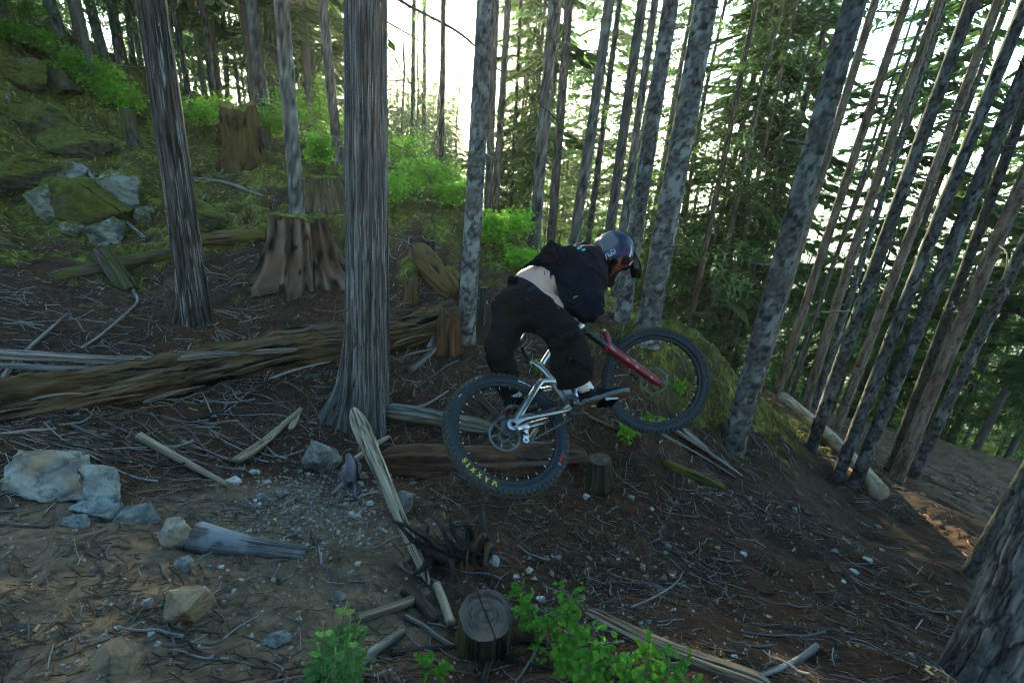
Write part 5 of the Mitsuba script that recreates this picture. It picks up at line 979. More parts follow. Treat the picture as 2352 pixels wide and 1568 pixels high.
def onto(mesh, u, v_, off=.003):
    """The point of a garment seen at (u, v), lifted by off along its normal."""
    loc, _, tri = mesh.ray.intersects_location([CAM], [ray(u, v_)], multiple_hits=True)
    if not len(loc):                                                 # just past the outline: the nearest point of it
        c = mesh.vertices - CAM; a = np.argmin(np.linalg.norm(np.cross(c, nrm(ray(u, v_))), axis=1) + 1e-3 * (c @ FW)); return mesh.vertices[a] + mesh.vertex_normals[a] * off, mesh.vertex_normals[a]
    i = int(np.argmin(np.linalg.norm(loc - CAM, axis=1))); n = mesh.face_normals[tri[i]]; n = n if n @ (CAM - loc[i]) > 0 else -n
    return loc[i] + n * off, n
def seam(pts, name, r, color, mesh, n=24, mat='fabric'):
    q = curve([onto(mesh, *x, r * .3)[0] for x in pts], n); return obj(name, tube(q, r, 6, color=color), mat, tk)
seam([(1150, 688), (1172, 700), (1198, 704)], 'pocket_seam', .0022, DENIM * .5, tm); seam([(1236, 712), (1258, 709), (1286, 702)], 'pocket_seam', .0022, DENIM * .5, tm)
seam([(1150, 652), (1185, 668), (1215, 680), (1270, 690)], 'yoke_seam', .002, DENIM * 2.2, tm)
seam([(1207, 690), (1210, 684), (1214, 691)], 'triangle_emblem', .0018, DENIM * 5, tm, 12)
for u, v_ in ((1283, 708), (1136, 690)):
    q, n = onto(tm, u, v_, .001); obj('rivet', disc(q, n, .0035, .003, 12, A(.5, .42, .3)), 'metal', tk)
# waistband and the underwear band above it
def band(name, r, off0, off1, color, mat='fabric', thick=.006, pattern=False):
    N, M = 96, 9; c0 = waistp + BACK * -.11 ; c0 = J['wai'] + waistn * ((waistp - J['wai']) @ waistn)
    ax1 = nrm(SIDE - waistn * (SIDE @ waistn)); ax2 = np.cross(waistn, ax1); t = np.arange(N) * 2 * np.pi / N; V = []
    for j in range(M):
        o = lerp(off0, off1, j / (M - 1)); c = c0 + waistn * o; ds = []
        for a in t:
            d = math.cos(a) * ax1 + math.sin(a) * ax2; s = np.linspace(.02, .26, 90); e = body(c + s[:, None] * d); k = int(np.argmax(e > 0)); ds.append(c + d * (s[k] + r))
        V.append(ds)
    V = np.array(V).transpose(1, 0, 2); Vs = V.reshape(-1, 3)
    col = np.broadcast_to(color, Vs.shape).copy()
    if pattern: col = cmix(col, A(.045, .06, .085), (noise(Vs * 110, 5) > .55) * 1.0)
    i, j = np.meshgrid(np.arange(N), np.arange(M - 1), indexing='ij'); k = (i + 1) % N
    q = np.stack([i * M + j, k * M + j, k * M + j + 1, i * M + j + 1], -1).reshape(-1, 4)
    return obj(name, (Vs, np.vstack([q[:, [0, 1, 2]], q[:, [0, 2, 3]]]), col), mat, rider)
band('underwear_waistband', .006, -.03, .022, A(.012, .016, .024)); band('underwear_edge', .009, -.04, .002, A(.016, .022, .032), pattern=True)
# ---- hoodie
hemn = nrm(-SPINE + SIDE * .22 + BACK * .05)
def hoodie(p):
    tor = smin([cone(p, J['wai'] - SIDE * .06 - SPINE * .05, J['che'] - SIDE * .05, .124, .135), cone(p, J['wai'] + SIDE * .05, J['che'] + SIDE * .06, .118, .145), cone(p, J['che'], J['upc'], .148, .125), cone(p, J['upc'] + BACK * .02, J['nek'], .105, .080)], .05)
    fo = lambda q: (fbm(q * 7, 3, 22) - .5) * .022 + (.08 - np.minimum(np.abs(fbm(q @ np.array([SPINE * 10, SIDE * 5, BACK * 7]).T, 3, 24) - .5), .08)) * .17 - .003 + .0065 * np.sin((q @ nrm(RT + UP * .25)) * 88 + 7 * fbm(q * 4, 2, 27)) * sst(.05, -.10, (q - J['upc']) @ BACK)
    w = fo(p)
    cutd = (p - P(1242, 611, 2.84)) @ hemn
    tor = tor + w
    tor = np.where(cutd > -.15, np.maximum(np.maximum(tor, cutd), -(tor + .022)), tor)
    sh = smin([cone(p, J['upc'], J['sr'], .10, .095), cone(p, J['upc'], J['sl'], .10, .085)], .03)
    ar = smin([cone(p, J['sr'], J['er'], .100, .084), cone(p, J['er'], lerp(J['er'], wrR, .92), .084, .052)], .035)
    al = smin([cone(p, J['sl'], J['el'], .088, .068), cone(p, J['el'], lerp(J['el'], wrL, .9), .066, .045)], .03)
    side = smin([cone(p, P(1316, 645, 2.80), P(1320, 695, 2.73), .085, .062), cone(p, P(1297, 645, 2.79), P(1306, 705, 2.74), .045, .04)], .03)       # cloth hanging down at the right side
    e = smin([sh, ar, al, side], .04) + w
    return smin([tor, e], .035)
v, f = net(hoodie, [J[k] for k in ('wai', 'che', 'upc', 'nek', 'sl', 'sr', 'er', 'el')] + [wrR, wrL], .18, .0075)
v, f = smooth(v, f, 2)
CLOTH = A(.0045, .0080, .0125)
col = CLOTH * (.8 + .4 * noise(v * 220, 6))[:, None]
hm = trimesh.Trimesh(v, f, process=False)
# flower print across the shoulder blades
def sees(u, v_):
    try: return onto(hm, u, v_, 0)[0]
    except Exception: return None
pc = sees(1312, 576)
if pc is not None:
    n0 = hm.vertex_normals; back = sst(-.1, .25, n0 @ nrm(BACK + FW * -.0))
    proj = lambda X: (lambda c: np.stack([1176 + FOC * (c @ RT) / (c @ FW), 784 - FOC * (c @ UP) / (c @ FW)], -1))(X - CAM)
    ce = np.array([sees(u, w) if sees(u, w) is not None else pc for u, w in ((1316, 577), (1330, 570), (1336, 565), (1305, 571), (1318, 566), (1296, 578), (1309, 584), (1340, 574))])
    tx = nrm(SPINE - BACK * (SPINE @ BACK)); ty = nrm(np.cross(BACK, tx))
    for q, (cl, rad) in zip(ce, [(A(.22, .50, .62), .016), (A(.22, .50, .62), .017), (A(.10, .28, .52), .013), (A(.14, .11, .36), .022), (A(.12, .32, .55), .018), (A(.36, .26, .05), .018), (A(.07, .11, .40), .020), (A(.20, .46, .60), .013)]):
        dx, dy = (v - q) @ tx, (v - q) @ ty; dz = np.linalg.norm(v - q, axis=1); an = np.arctan2(dy, dx); rad = rad * 1.35; cl = cl * .8 + .03; rr = rad * (.72 + .28 * np.cos(5 * an))
        col = cmix(col, cl, sst(rr, rr * .8, dz)); col = cmix(col, A(.55, .55, .4), sst(.005, .003, dz))
hk = obj('hoodie', (v, f, col), 'fabric', rider)
# the hem thrown up over the back
def flap(p):
    a = [P(1205, 612, 2.86), P(1236, 594, 2.82), P(1254, 574, 2.80), P(1265, 555, 2.80), P(1283, 566, 2.80), P(1288, 590, 2.79), P(1289, 612, 2.77)]
    r = [.010, .014, .016, .009, .014, .016, .010]
    d = smin([cone(p, a[i], a[i + 1], r[i], r[i + 1]) for i in range(len(a) - 1)] + [cone(p, a[2], P(1290, 588, 2.84), .015, .032), cone(p, a[1], P(1278, 592, 2.86), .02, .04), cone(p, P(1263, 572, 2.82), P(1306, 584, 2.88), .016, .06), cone(p, P(1225, 603, 2.86), P(1280, 596, 2.90), .02, .07)], .022)
    return d + (fbm(p * 14, 3, 31) - .5) * .014
v, f = net(flap, [P(1200, 612, 2.88), P(1236, 598, 2.8), P(1266, 556, 2.8), P(1302, 715, 2.7), P(1284, 566, 2.82)], .06, .006)
obj('hem_fold', (v, f, CLOTH * (.8 + .4 * noise(v * 220, 7))[:, None]), 'fabric', hk)
q0, q1, q2 = P(1318, 684, 2.60), P(1322, 681, 2.60), P(1327, 680, 2.60)
try: seam_pts = [onto(hm, u, w, .002)[0] for u, w in ((1317, 686), (1321, 682), (1328, 680))]; obj('green_tag', tube(curve(seam_pts, 10), .0035, 6, color=A(.15, .42, .04)), 'matte', hk)
except Exception: pass
# ---- socks and shoes
def shoe(ankle, heel, toe, upv, knee):
    fw = nrm(toe - heel); up = nrm(upv - fw * (upv @ fw)); sd = np.cross(fw, up); L = np.linalg.norm(toe - heel)
    loc = lambda p: ((p - heel) @ fw / L, (p - heel) @ sd, (p - heel) @ up)
    wid = lambda x: .036 + .014 * sst(.3, .68, x) - .004 * sst(.2, .4, x) * sst(.6, .4, x)
    def foot(p):
        x, y, z = loc(p); xx = np.clip(x, .02, .98); e = np.maximum(np.abs(x - .5) - .5, 0) * L
        w = wid(xx) * np.sqrt(np.clip(1 - np.clip((x - .78) / .24, 0, 1) ** 2.4, .01, 1)) * np.sqrt(np.clip(1 - np.clip((.12 - x) / .15, 0, 1) ** 2, .01, 1))
        top = .098 - .050 * sst(.25, .70, x) - .016 * sst(.75, 1, x)
        dy = np.abs(y) - w * (1 - .35 * np.clip(z / .09, 0, 1)); dz = np.maximum(z - top, -z + .018)
        d = smin([np.sqrt(np.maximum(dy + .016, 0) ** 2 + np.maximum(dz + .016, 0) ** 2 + e ** 2) - .016 + np.minimum(np.maximum(dy + .016, dz + .016), 0)], .01)
        d = smin([d, cone(p, ankle, heel + fw * .065 + up * .07, .036, .042)], .02)
        d = np.maximum(d, (p - (heel + fw * .06 + up * .105)) @ nrm(up * 1.0 + fw * -.12)); return d
    ps = [heel, toe, ankle]
    v, f = net(foot, ps, .07, .005); k = obj('shoe', (v, f, A(.010, .012, .014) * (.8 + .4 * noise(v * 200, 8))[:, None]), 'fabric', rider)
    def sole(z0, z1, grow):
        def fn(p):
            x, y, z = loc(p); w = (wid(np.clip(x, 0, 1)) + grow) * np.sqrt(np.clip(1 - np.clip((x - .76) / .262, 0, 1) ** 2.2, 0, 1)) * np.sqrt(np.clip(1 - np.clip((.14 - x) / .16, 0, 1) ** 2, 0, 1)); return np.maximum.reduce([np.abs(y) - w, z - z1, z0 - z, (np.abs(x - .5) - .515) * L])
        return net(fn, [heel, toe], .06, .0045)
    v, f = sole(.002, .026, .006); obj('midsole', (v, f, np.broadcast_to(A(.10, .125, .135), v.shape)), 'matte', k)
    v, f = sole(-.006, .002, .004); x, y, z = loc(v); wf = np.maximum(np.abs(np.sin(x * L * 420)), np.abs(np.sin(y * 420))) > .82
    obj('outsole', (v, f, cmix(A(.17, .085, .040), A(.055, .026, .013), wf * (1.0))), 'matte', k)
    obj('sock', tube(curve([heel + fw * .062 + up * .075, lerp(ankle, knee, .12), lerp(ankle, knee, .32)], 16), np.linspace(.041, .047, 16), 24, colfn=lambda S, TH, V: cmix(A(.55, .56, .57), A(.70, .71, .72), (np.sin(TH * 24) * .5 + .5))), 'fabric', rider)
PU_R = nrm(np.cross(FOOT_R, -BY)); PU_R = PU_R if PU_R @ UP > 0 else -PU_R
toeR = PED_R + FOOT_R * .085 + PU_R * .017; heelR = toeR - FOOT_R * .285
SHR = (P(1339, 930, depth(PED_R) - .01), P(1446, 903, depth(PED_R) + .03))
shoe(J['ar'], SHR[0], SHR[1], BZ, J['kr'])
FL = nrm(BX * .8 - BZ * .3); PU_L = nrm(BZ * .9 + BX * .3); tl = PED_L + FL * .09 + PU_L * .016
shoe(J['al'] + BX * .02, tl - FL * .28, tl, PU_L, J['kl'])
# ---- helmet
def hloc(p): q = p - HC; return q @ HK, q @ HF, q @ HS
def helmet(p):
    k, fr_, s = hloc(p)
    shell = ell(p, HC + HK * .012, (HK, HF, HS), (.132, .142, .122))
    shell = smin([shell, ell(p, HC - HK * .055 + HF * .01, (HK, HF, HS), (.085, .125, .112))], .03)
    chin = smin([cone(p, HC - HK * .085 + HF * .165 - HS * .035, HC - HK * .085 + HF * .165 + HS * .035, .032, .032), cone(p, HC - HK * .085 + HF * .165 + HS * .035, HC - HK * .06 + HF * .03 + HS * .085, .034, .045), cone(p, HC - HK * .085 + HF * .165 - HS * .035, HC - HK * .06 + HF * .03 - HS * .085, .034, .045)], .02)
    d = smin([shell, chin], .025)
    inner = smin([ell(p, HC + HK * .012, (HK, HF, HS), (.108, .115, .097)), ell(p, HC - HK * .09, (HK, HF, HS), (.13, .092, .085))], .02)
    d = np.maximum(d, -inner)
    d = np.maximum(d, -(k + .128 - .25 * np.maximum(0, -fr_ - .02)))                                         # the neck opening
    d = np.maximum(d, -ell(p, HC + HK * .005 + HF * .16, (HK, HF, HS), (.052, .075, .090)))                       # the eye port
    for a, b in ((-.055, .03), (-.055, -.03), (.035, .0)):                                                         # vents at the back
        d = np.maximum(d, -ell(p, HC - HF * .14 + HK * a + HS * b, (HK, HF, HS), (.020, .03, .010)))
    for z in (-.03, .0, .03): d = d - .004 * np.exp(-((s - z) / .006) ** 2) * sst(.02, -.05, fr_)
    return d
v, f = net(helmet, [HC + HF * .2, HC - HF * .16, HC + HK * .15, HC - HK * .13, HC + HS * .13, HC - HS * .13], .02, .0048)
k, fr_, s = hloc(v); nz = fbm(v * 22, 3, 41)
c = np.broadcast_to(A(.005, .007, .011), v.shape).copy()
c = cmix(c, A(.007, .018, .055), sst(.03, -.03, fr_ + (nz - .5) * .05) * sst(-.10, -.02, k))
c = cmix(c, A(.085, .10, .105), sst(-.055, -.075, fr_ + .35 * (k + .02) + (nz - .5) * .03) * sst(.02, -.01, k))
c = cmix(c, A(.012, .02, .10), (np.abs(fr_ + .0 - .30 * k) < .014) * (s > 0) * 1.0)
star = lambda a, b, w: sst(w, w * .6, np.abs((k - a[0]) * (b[1] - a[1]) - (fr_ - a[1]) * (b[0] - a[0])) / (math.hypot(b[0] - a[0], b[1] - a[1])) / np.clip(1.1 - ((k - a[0]) * (b[0] - a[0]) + (fr_ - a[1]) * (b[1] - a[1])) / ((b[0] - a[0]) ** 2 + (b[1] - a[1]) ** 2), .05, 1.2)) * ((((k - a[0]) * (b[0] - a[0]) + (fr_ - a[1]) * (b[1] - a[1])) > -.0005)) * ((((k - a[0]) * (b[0] - a[0]) + (fr_ - a[1]) * (b[1] - a[1])) / ((b[0] - a[0]) ** 2 + (b[1] - a[1]) ** 2)) < 1.05)
for a, b, w in (((-.062, .085), (.035, -.03), .020), ((-.055, .075), (.085, .10), .024), ((-.06, .07), (-.10, .13), .024)): c = cmix(c, A(.13, .022, .014), star(a, b, w) * (s > 0.02))
for a, b, w in (((.055, .03), (.095, -.03), .008), ((.06, .085), (.11, .06), .010)): c = cmix(c, A(.45, .47, .5), star(a, b, w) * (s > .02))
he = obj('helmet', (v, f, c), 'shell', rider)
vis = []
for i in range(14):                                                  # the peak: a curved plate with thickness
    t = (i - 6.5) / 6.5
    for j in range(12):
        q = j / 11; r = lerp(.128, .122, q); a = t * lerp(.95, .42, q)
        vis.append(HC + HK * (.035 + r * math.cos(a) * .86 - .015 * q * 1.0 + .02 * math.sin(q * 3)) + HS * (.118 * math.sin(a)) + HF * (.02 + .185 * q))
vis = np.array(vis); g = gridf(14, 12, close=False); n = trimesh.Trimesh(vis, g, process=False).vertex_normals
cv_ = cmix(A(.012, .014, .018), A(.42, .40, .34), sst(.098, .108, np.abs((vis - HC) @ HK)) * 0 + (np.arange(len(vis)) // 12 < 4) * 0.0 + (np.abs(np.repeat((np.arange(14) - 6.5) / 6.5, 12)) < .45) * (np.tile(np.arange(12) / 11, 14) < .72) * .85)
obj('visor', (np.vstack([vis, vis - n * .004]), np.vstack([g, g[:, ::-1] + len(vis)]), np.vstack([cv_, np.broadcast_to(A(.012, .014, .018), vis.shape)])), 'gloss', he)
hmesh = trimesh.Trimesh(v, f, process=False)
def badge():
    """Hexagonal outline badge with three letters on the right cheek."""
    cs = [(1391, 585.5), (1408, 572), (1412, 575), (1412.5, 583), (1402, 597), (1394, 597.5)]
    q = [onto(hmesh, u, w, .0015) for u, w in cs]; pts = np.array([a for a, _ in q]); out = [tube(np.vstack([pts, pts[:2]]), .0022, 5, color=A(.62, .64, .62), cap=False)]
    o, n = onto(hmesh, 1402.5, 585, .0015); ex = nrm(pts[1] - pts[0]); ex = nrm(ex - n * (ex @ n)); ey = np.cross(n, ex)
    t = meshkit.text_mesh('TLD', .017, .0012, bold=True); w = t.vertices.copy(); w[:, 0] -= w[:, 0].max() / 2; w[:, 1] -= .0085
    out.append((o + w[:, :1] * ex * .9 + w[:, 1:2] * ey + w[:, 2:] * n, np.array(t.faces), np.broadcast_to(A(.62, .64, .62), w.shape)))
    return join(out)
try: obj('badge', badge(), 'matte', he, smooth=False)
except Exception as e: print('badge', e)
# ------------------------------------------------------------------ bushes, seedlings, needle litter, moss
def leaf_blade(L, W, n=4, fold=.25, curl=.3):
    """An oval leaf along +x, folded at the midrib: (v, f)."""
    s = np.linspace(0, 1, n + 2); w = np.sin(np.pi * s ** .8) * W / 2; z = -curl * L * s ** 2
    v = [(L * a, 0, c) for a, c in zip(s, z)] + [(L * a, b, c + fold * b) for a, b, c in zip(s[1:-1], w[1:-1], z[1:-1])] + [(L * a, -b, c + fold * b) for a, b, c in zip(s[1:-1], w[1:-1], z[1:-1])]
    f = []; m = n + 2
    for sgn, o in ((1, m), (-1, m + n)):
        q = [(0, 1, o)] + [t for i in range(n - 1) for t in ((1 + i, 2 + i, o + i + 1), (1 + i, o + i + 1, o + i))] + [(n, n + 1, o + n - 1)]
        f += [t if sgn > 0 else t[::-1] for t in q]
    return np.array(v), np.array(f)
def orient(m, o, d, up, s=1.0):
    d = nrm(d); y = np.cross(up, d); y = nrm(y); z = np.cross(d, y); return m[0] * s @ np.array([d, y, z]) + o, m[1]
def bush(label, o, R, H, n, leaf, col, seed, name='bush', stems=7, blade=2, cat='bush', spread=.8, tint=.35, group=None, normal=None):
    rng = np.random.default_rng(seed); ms, ss = [], []
    bl = leaf_blade(1.0, .62, blade); bl = (bl[0], bl[1])
    tips = []
    for i in range(stems):
        a = rng.uniform(0, 2 * math.pi); e = o + A(math.cos(a), math.sin(a), 0) * R * rng.uniform(.2, spread) + A(0, 0, H * rng.uniform(.6, 1))
        e[2] += 0; q = curve([o + A(rng.normal(0, R * .15), rng.normal(0, R * .15), -.05), lerp(o, e, .5) + A(0, 0, H * .15), e], 8); ss.append(tube(q, np.linspace(.006, .002, 8) * (.5 + R), 5, color=A(.10, .075, .05)))
        for j in range(5):
            k = q[rng.integers(3, 8)]; d = nrm(A(rng.normal(), rng.normal(), rng.uniform(-.1, .8))); t = k + d * R * rng.uniform(.25, .5); w = curve([k, (k + t) / 2 + A(0, 0, .03 * R), t], 5); ss.append(tube(w, .0022 * (.4 + R), 4, color=A(.09, .07, .045))); tips.append(w)
    w = np.array(tips)[rng.integers(len(tips), size=n), rng.integers(1, 5, n)]; p = w + rng.normal(0, .05 * R + leaf * .6, (n, 3))
    d = nrm(rng.normal(size=(n, 3)) * A(1, 1, .35)); up = nrm(rng.normal(0, .45, (n, 3)) * A(1, 1, 0) + A(0, 0, 1)); y = nrm(np.cross(up, d)); z = np.cross(d, y); sc = leaf * rng.uniform(.6, 1.3, (n, 1, 1))
    V = (bl[0][None, :, :1] * d[:, None] + bl[0][None, :, 1:2] * y[:, None] + bl[0][None, :, 2:] * z[:, None]) * sc + p[:, None]; nb = len(bl[0])
    c = col * rng.uniform(.65, 1.3, (n, 1)) + A(.05, .02, 0) * tint * rng.random((n, 1))
    ms.append((V.reshape(-1, 3), (bl[1][None] + (np.arange(n) * nb)[:, None, None]).reshape(-1, 3), np.repeat(c, nb, 0)))
    key = numbered(name); k = obj('stem', join(ss), 'matte', key); labels.setdefault(k, {})['kind'] = 'stuff'; k = obj('foliage', join(ms), 'leaf', key, smooth=False); labels.setdefault(k, {})['kind'] = 'stuff'
    return tag(key, label, cat, group)
LEAFG = A(.22, .44, .05)
_bs = [(450, 300, 75, 60, 'bright green bush left of the mossy rotten stump'), (500, 285, 60, 55, 'bright green bush touching the left side of the rotten stump'), (640, 330, 70, 70, 'bright green bush right of the rotten stump'), (690, 315, 70, 85, 'tall yellow green bush behind the white speckled trunk'),
 (740, 300, 70, 95, 'high green bush beside the grey trunk left of the cedar'), (735, 390, 60, 60, 'low green bush over the mossy grooved stump'), (765, 350, 50, 70, 'sunlit bush at the left edge of the cedar'),
 (920, 400, 90, 80, 'green bush at the right edge of the cedar'), (960, 440, 80, 60, 'sunlit yellow green bush on the bank right of the cedar'), (1015, 440, 90, 55, 'wide sunlit bush left of the pale slender trunk'), (1050, 470, 60, 40, 'small green bush touching the pale slender trunk'), (905, 470, 70, 60, 'low dark green bush at the cedar on the bank'),
 (1130, 560, 60, 55, 'sunlit bush right of the pale slender trunk on the bank'), (1180, 545, 70, 50, 'green bush on the bank edge above the rider'), (1200, 610, 45, 26, 'small light green plant on the bank above the rider\'s back'),
 (205, 190, 70, 55, 'green bush at the dark foot of the upper left trunk'), (250, 225, 60, 45, 'bright bush below the thick mottled trunk at upper left'), (300, 262, 60, 45, 'yellow green bush beside the dark furrowed trunk'), (60, 60, 90, 60, 'green bush in the top left corner of the bank'), (35, 110, 70, 40, 'green plants on the moss at the left edge'), (100, 125, 60, 40, 'low green bush on the upper mossy bank')]
_rb = np.random.default_rng(17)
for i, (u, v, w, h, lab) in enumerate(_bs):
    o = On(u, v + h * .3, 0, 25); R, Hh = px(o, w) * .95, px(o, h) * 1.3
    bush(lab, o, R, Hh, 1900, .06, LEAFG * (1 + .3 * _rb.random()), 400 + i, stems=8)
for i, (u, v, w) in enumerate([(1440, 1000, 46), (1490, 985, 40), (1560, 900, 30), (2010, 940, 40), (1860, 985, 30), (1330, 765, 24), (2290, 1010, 50), (2330, 985, 70), (1240, 850, 22), (1215, 1500, 1)]):
    if w < 5: continue
    o = On(u, v); R = px(o, w) * .6
    bush(['small fresh green plant on the moss below the front wheel', 'light green sprig on the moss seen through the front wheel', 'yellow green leaves at the foot of the mossy bank', 'green plant by the fallen pale log', 'low green plant on the right mossy bank', 'green sprig behind the rider on the bank', 'bright green bush at the far end of the dirt trail', 'leafy bush at the right edge beyond the trail', 'small green sprig under the frame behind the wheel'][i], o, R, R * .9, 260, .035, LEAFG, 450 + i, name='small_plant', cat='plant', stems=4)
# the two plants at the bottom of the picture
def shrub(label, pts, seed):
    rng = np.random.default_rng(seed); key = numbered('shrub'); bl = leaf_blade(1.0, .72, 4, fold=.2, curl=.15); ss, ms = [], []
    for (u, v, u1, v1, h) in pts:
        b = On(u, v); t = P(u1, v1, depth(b) - .02); q = curve([b - A(0, 0, .03), (b + t) / 2 + A(rng.normal(0, .01), rng.normal(0, .01), .02), t], 14); ss.append(tube(q, np.linspace(.003, .0012, 14), 6, color=A(.11, .085, .05)))
        for j in range(2, 14):
            for g in range(2):
                if rng.random() < .25: continue
                sd = nrm(A(rng.normal(), rng.normal(), rng.normal(.15, .4))); tip = q[j] + sd * rng.uniform(.03, .085); ss.append(tube(np.array([q[j], tip]), .0009, 4, color=A(.12, .12, .05), cap=False))
                for z in range(4):
                    p = lerp(q[j], tip, .35 + .22 * z); d = nrm(sd + rng.normal(0, .8, 3) * A(1, 1, .35)); L = rng.uniform(.016, .030); up = nrm(A(rng.normal(0, .3), rng.normal(0, .3) - .25, 1))
                    vv, f = orient(bl, p, d, up, L); c = A(.12, .34, .05) * rng.uniform(.7, 1.25) + A(.03, .01, 0) * rng.random(); ms.append((vv, f, np.broadcast_to(c, vv.shape)))
    k = obj('stem', join(ss), 'matte', key); labels.setdefault(k, {})['kind'] = 'stuff'; k = obj('foliage', join(ms), 'leaf', key); labels.setdefault(k, {})['kind'] = 'stuff'
    return tag(key, label, 'shrub')
shrub('leafy bright green shrub growing right beside the cut stump', [(1235, 1480, 1215, 1385, 0), (1270, 1500, 1250, 1400, 0), (1290, 1500, 1300, 1360, 0), (1320, 1480, 1310, 1365, 0), (1260, 1530, 1330, 1430, 0), (1230, 1450, 1200, 1400, 0), (1210, 1400, 1195, 1360, 0)], 61)
shrub('lower leafy green shrub at the bottom edge right of the centre', [(1320, 1568, 1330, 1470, 0), (1350, 1568, 1365, 1450, 0), (1400, 1575, 1380, 1500, 0), (1290, 1575, 1300, 1510, 0), (1380, 1590, 1350, 1520, 0)], 62)
shrub('bright green leaves in the bottom edge near the pale rotten log', [(1480, 1600, 1490, 1510, 0), (1520, 1600, 1540, 1520, 0), (1450, 1605, 1440, 1545, 0), (1560, 1605, 1575, 1545, 0)], 63)
shrub('few small round green leaves at the lower left of the cut stump', [(1000, 1550, 992, 1530, 0)], 64)
def cedar_seedling():
    rng = np.random.default_rng(5); key = numbered('cedar_seedling'); ss, ms = [], []
    def frond(o, d, up, L, lev):
        d = nrm(d); y = nrm(np.cross(up, d)); n = max(4, int(L / .011)); col = A(.15, .30, .10) * rng.uniform(.75, 1.3) + A(.05, .03, .02) * (rng.random() < .12)
        for i in range(n):
            s = (i + .5) / n; p = o + d * L * s - A(0, 0, .25 * L * s * s)
            for g in (-1, 1):
                l = (.5 if lev else .42) * L * (1 - s) ** .8 * rng.uniform(.7, 1.15) + .006; dd = nrm(d * .8 + y * g * .75 + A(0, 0, -.1))
                if lev: frond(p, dd, up, max(l, .02), lev - 1) if l > .03 else None
                w = nrm(np.cross(dd, up)) * (.0026 + .03 * l * (not lev)); k = [p - w, p + dd * l * .6 + w * 1.3 * g, p + dd * l, p + dd * l * .5 - w * g]
                if not lev: ms.append((np.array(k), np.array([[0, 1, 2], [0, 2, 3]]), np.broadcast_to(col, (4, 3))))
            ww = y * .0022; ms.append((np.array([p - ww, p + ww, p + d * L / n + ww, p + d * L / n - ww]), np.array([[0, 1, 2], [0, 2, 3]]), np.broadcast_to(col * .9, (4, 3))))
    for (u, v, u1, v1) in [(765, 1545, 790, 1415), (755, 1560, 745, 1465), (790, 1550, 818, 1450), (745, 1580, 735, 1510), (790, 1575, 800, 1490), (770, 1590, 770, 1520)]:
        b = On(u, v); t = P(u1, v1, depth(b) - .02); q = curve([b - A(0, 0, .03), (b + t) / 2, t], 12); ss.append(tube(q, np.linspace(.004, .0012, 12), 6, color=A(.12, .08, .045)))
        for j in range(2, 12):
            for g in range(2): d = nrm(A(rng.normal(), rng.normal(), .35)); frond(q[j], d, nrm(A(rng.normal(0, .3), -.4, 1)), rng.uniform(.05, .095) * (1.1 - .04 * j), 1)
        frond(q[-1], t - b, nrm(A(.2, -1, .3)), .06, 1)
    k = obj('stem', join(ss), 'matte', key); labels.setdefault(k, {})['kind'] = 'stuff'; k = obj('foliage', join(ms), 'leaf', key, smooth=False); labels.setdefault(k, {})['kind'] = 'stuff'
    tag(key, 'young cedar seedling with flat lacy green sprays at the bottom left of the stump', 'seedling')
cedar_seedling()
# ---- needles, bark chips and twigs on the ground, and tufts of moss
def cast(n, rng, um=(-60, 2412), vm=(150, 1620), tmax=14):
    """n random points of the ground that the picture shows, spread evenly over the picture."""
    u, v = rng.uniform(*um, n), rng.uniform(*vm, n); D = FW + ((u - 1176) / FOC)[:, None] * RT - ((v - 784) / FOC)[:, None] * UP
    D = D[D[:, 2] < -.03 - 0 * D[:, 2]] if False else D
    lo, hi = np.full(len(D), .9), np.full(len(D), np.nan); ts = np.exp(np.linspace(math.log(.9), math.log(tmax), 90)); done = np.zeros(len(D), bool); prev = lo.copy()
    for t in ts:
        p = CAM + t * D; below = (p[:, 2] < ground_base_fast(p[:, :2])) & ~done; hi[below] = t; lo[below] = prev[below]; done |= below; prev[:] = t
    k = done; D, lo, hi = D[k], lo[k], hi[k]
    for _ in range(8):
        m = (lo + hi) / 2; p = CAM + m[:, None] * D; b = p[:, 2] < ground_base_fast(p[:, :2]); hi = np.where(b, m, hi); lo = np.where(b, lo, m)
    p = CAM + hi[:, None] * D; return p[:, :2]
def slivers(xy, rng, L, W, lift, colors, bend=.25, tilt=.25, thick=False, mult=1.0):
    n = len(xy); r = np.hypot(xy[:, 0], xy[:, 1]); k = (.55 + .16 * r) * mult
    L, W = rng.uniform(*L, n) * k, rng.uniform(*W, n) * k; a = rng.uniform(0, 2 * np.pi, n)
    d = np.stack([np.cos(a), np.sin(a), 0 * a], -1); s = np.stack([-np.sin(a), np.cos(a), 0 * a], -1); t = np.array([-.5, 0, .5]); b = rng.normal(0, bend, n)
    p = np.stack([xy[:, None] + (d[:, :2] * L[:, None])[:, None] * t[None, :, None] + (s[:, :2] * (L * b)[:, None])[:, None] * (t ** 2)[None, :, None]], 0)[0]
    z = ground_base_fast(p.reshape(-1, 2)).reshape(n, 3) + (rng.uniform(*lift, n) * k)[:, None] + rng.normal(0, tilt, (n, 3)) * L[:, None] * .15
    P3 = np.concatenate([p, z[..., None]], -1); u = s * W[:, None] / 2; up = A(0, 0, 1) * (W * .7)[:, None]
    V = np.concatenate([P3 - u[:, None], P3 + up[:, None], P3 + u[:, None]], 1)           # three points across: a ridged sliver
    base = np.array([[0, 1, 4], [0, 4, 3], [1, 2, 5], [1, 5, 4], [3, 4, 7], [3, 7, 6], [4, 5, 8], [4, 8, 7]])
    f = (base[None] + (np.arange(n) * 9)[:, None, None]).reshape(-1, 3)
    c = np.asarray(colors)[rng.integers(len(colors), size=n)] * rng.uniform(.6, 1.35, n)[:, None]
    return V.reshape(-1, 3), f, np.repeat(c, 9, 0)
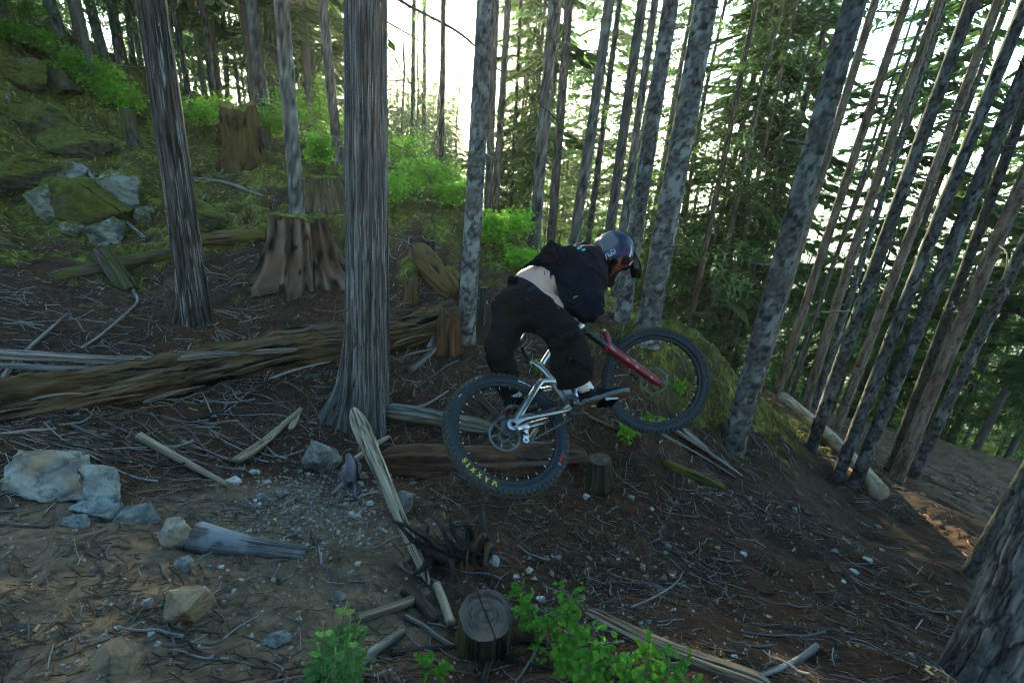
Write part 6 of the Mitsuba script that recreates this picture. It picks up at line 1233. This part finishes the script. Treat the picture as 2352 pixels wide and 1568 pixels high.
_rl = np.random.default_rng(99)
_xy = cast(76000, _rl); _m, _d = _fm(_al(_xy)), _fd(_al(_xy)); _cl = fbm(np.c_[_xy, 0 * _xy[:, 0]] * 1.9, 3, 71); _keep = (_rl.random(len(_xy)) < .22 + .95 * sst(.40, .60, _cl)) & (_rl.random(len(_xy)) > _m * .8) & (_rl.random(len(_xy)) > np.clip(_d, 0, 1) * .75); _xy = _xy[_keep]
_n = len(_xy)
NEEDLES = [A(.11, .065, .042), A(.07, .042, .028), A(.15, .095, .06), A(.045, .03, .022), A(.12, .10, .085)]
tag(obj('needle_litter', slivers(_xy[:int(_n * .62)], _rl, (.03, .07), (.0025, .005), (.0, .008), NEEDLES), 'matte', smooth=False), 'brown layer of fallen needles and bark crumbs covering the slope', 'needles', kind='stuff')
tag(obj('twig_litter', slivers(_xy[int(_n * .62):int(_n * .86)], _rl, (.07, .20), (.003, .006), (.002, .02), [A(.13, .12, .115), A(.22, .21, .195), A(.08, .065, .055), A(.05, .035, .028), A(.11, .07, .045)]), 'matte', smooth=False), 'tangle of fine grey and brown twigs strewn over the slope', 'twigs', kind='stuff')
tag(obj('bark_chips', slivers(_xy[int(_n * .86):], _rl, (.02, .055), (.006, .014), (.0, .006), [A(.20, .13, .08), A(.13, .075, .045), A(.28, .21, .14), A(.08, .06, .05)], bend=.05), 'matte', smooth=False), 'small pale and reddish bark chips scattered over the soil', 'bark chips', kind='stuff')
_xy = cast(42000, _rl, vm=(40, 1250)); _m = _fm(_al(_xy)); _xy = _xy[_rl.random(len(_xy)) < _m]
tag(obj('moss', slivers(_xy, _rl, (.018, .045), (.006, .012), (.002, .022), [A(.135, .132, .022), A(.09, .096, .017), A(.20, .185, .034), A(.065, .07, .014), A(.10, .075, .028)], bend=.6, tilt=1.2), 'matte', smooth=False), 'deep olive moss carpeting the left bank and the crest', 'moss', kind='stuff')

# ------------------------------------------------------------------ the air
HAZE = 0.0008
scene['haze_air'] = dict(type='homogeneous', albedo=0.95, sigma_t=HAZE, phase={'type': 'hg', 'g': 0.6})
scene['haze'] = dict(type='cube', to_world=T().translate([0, 0, -55]).scale([3300, 3300, 85]), bsdf={'type': 'null'}, interior={'type': 'ref', 'id': 'haze_air'})
scene['camera']['medium'] = {'type': 'ref', 'id': 'haze_air'}
labels['haze'] = {'kind': 'stuff', 'label': 'thin bright haze between the trees'}
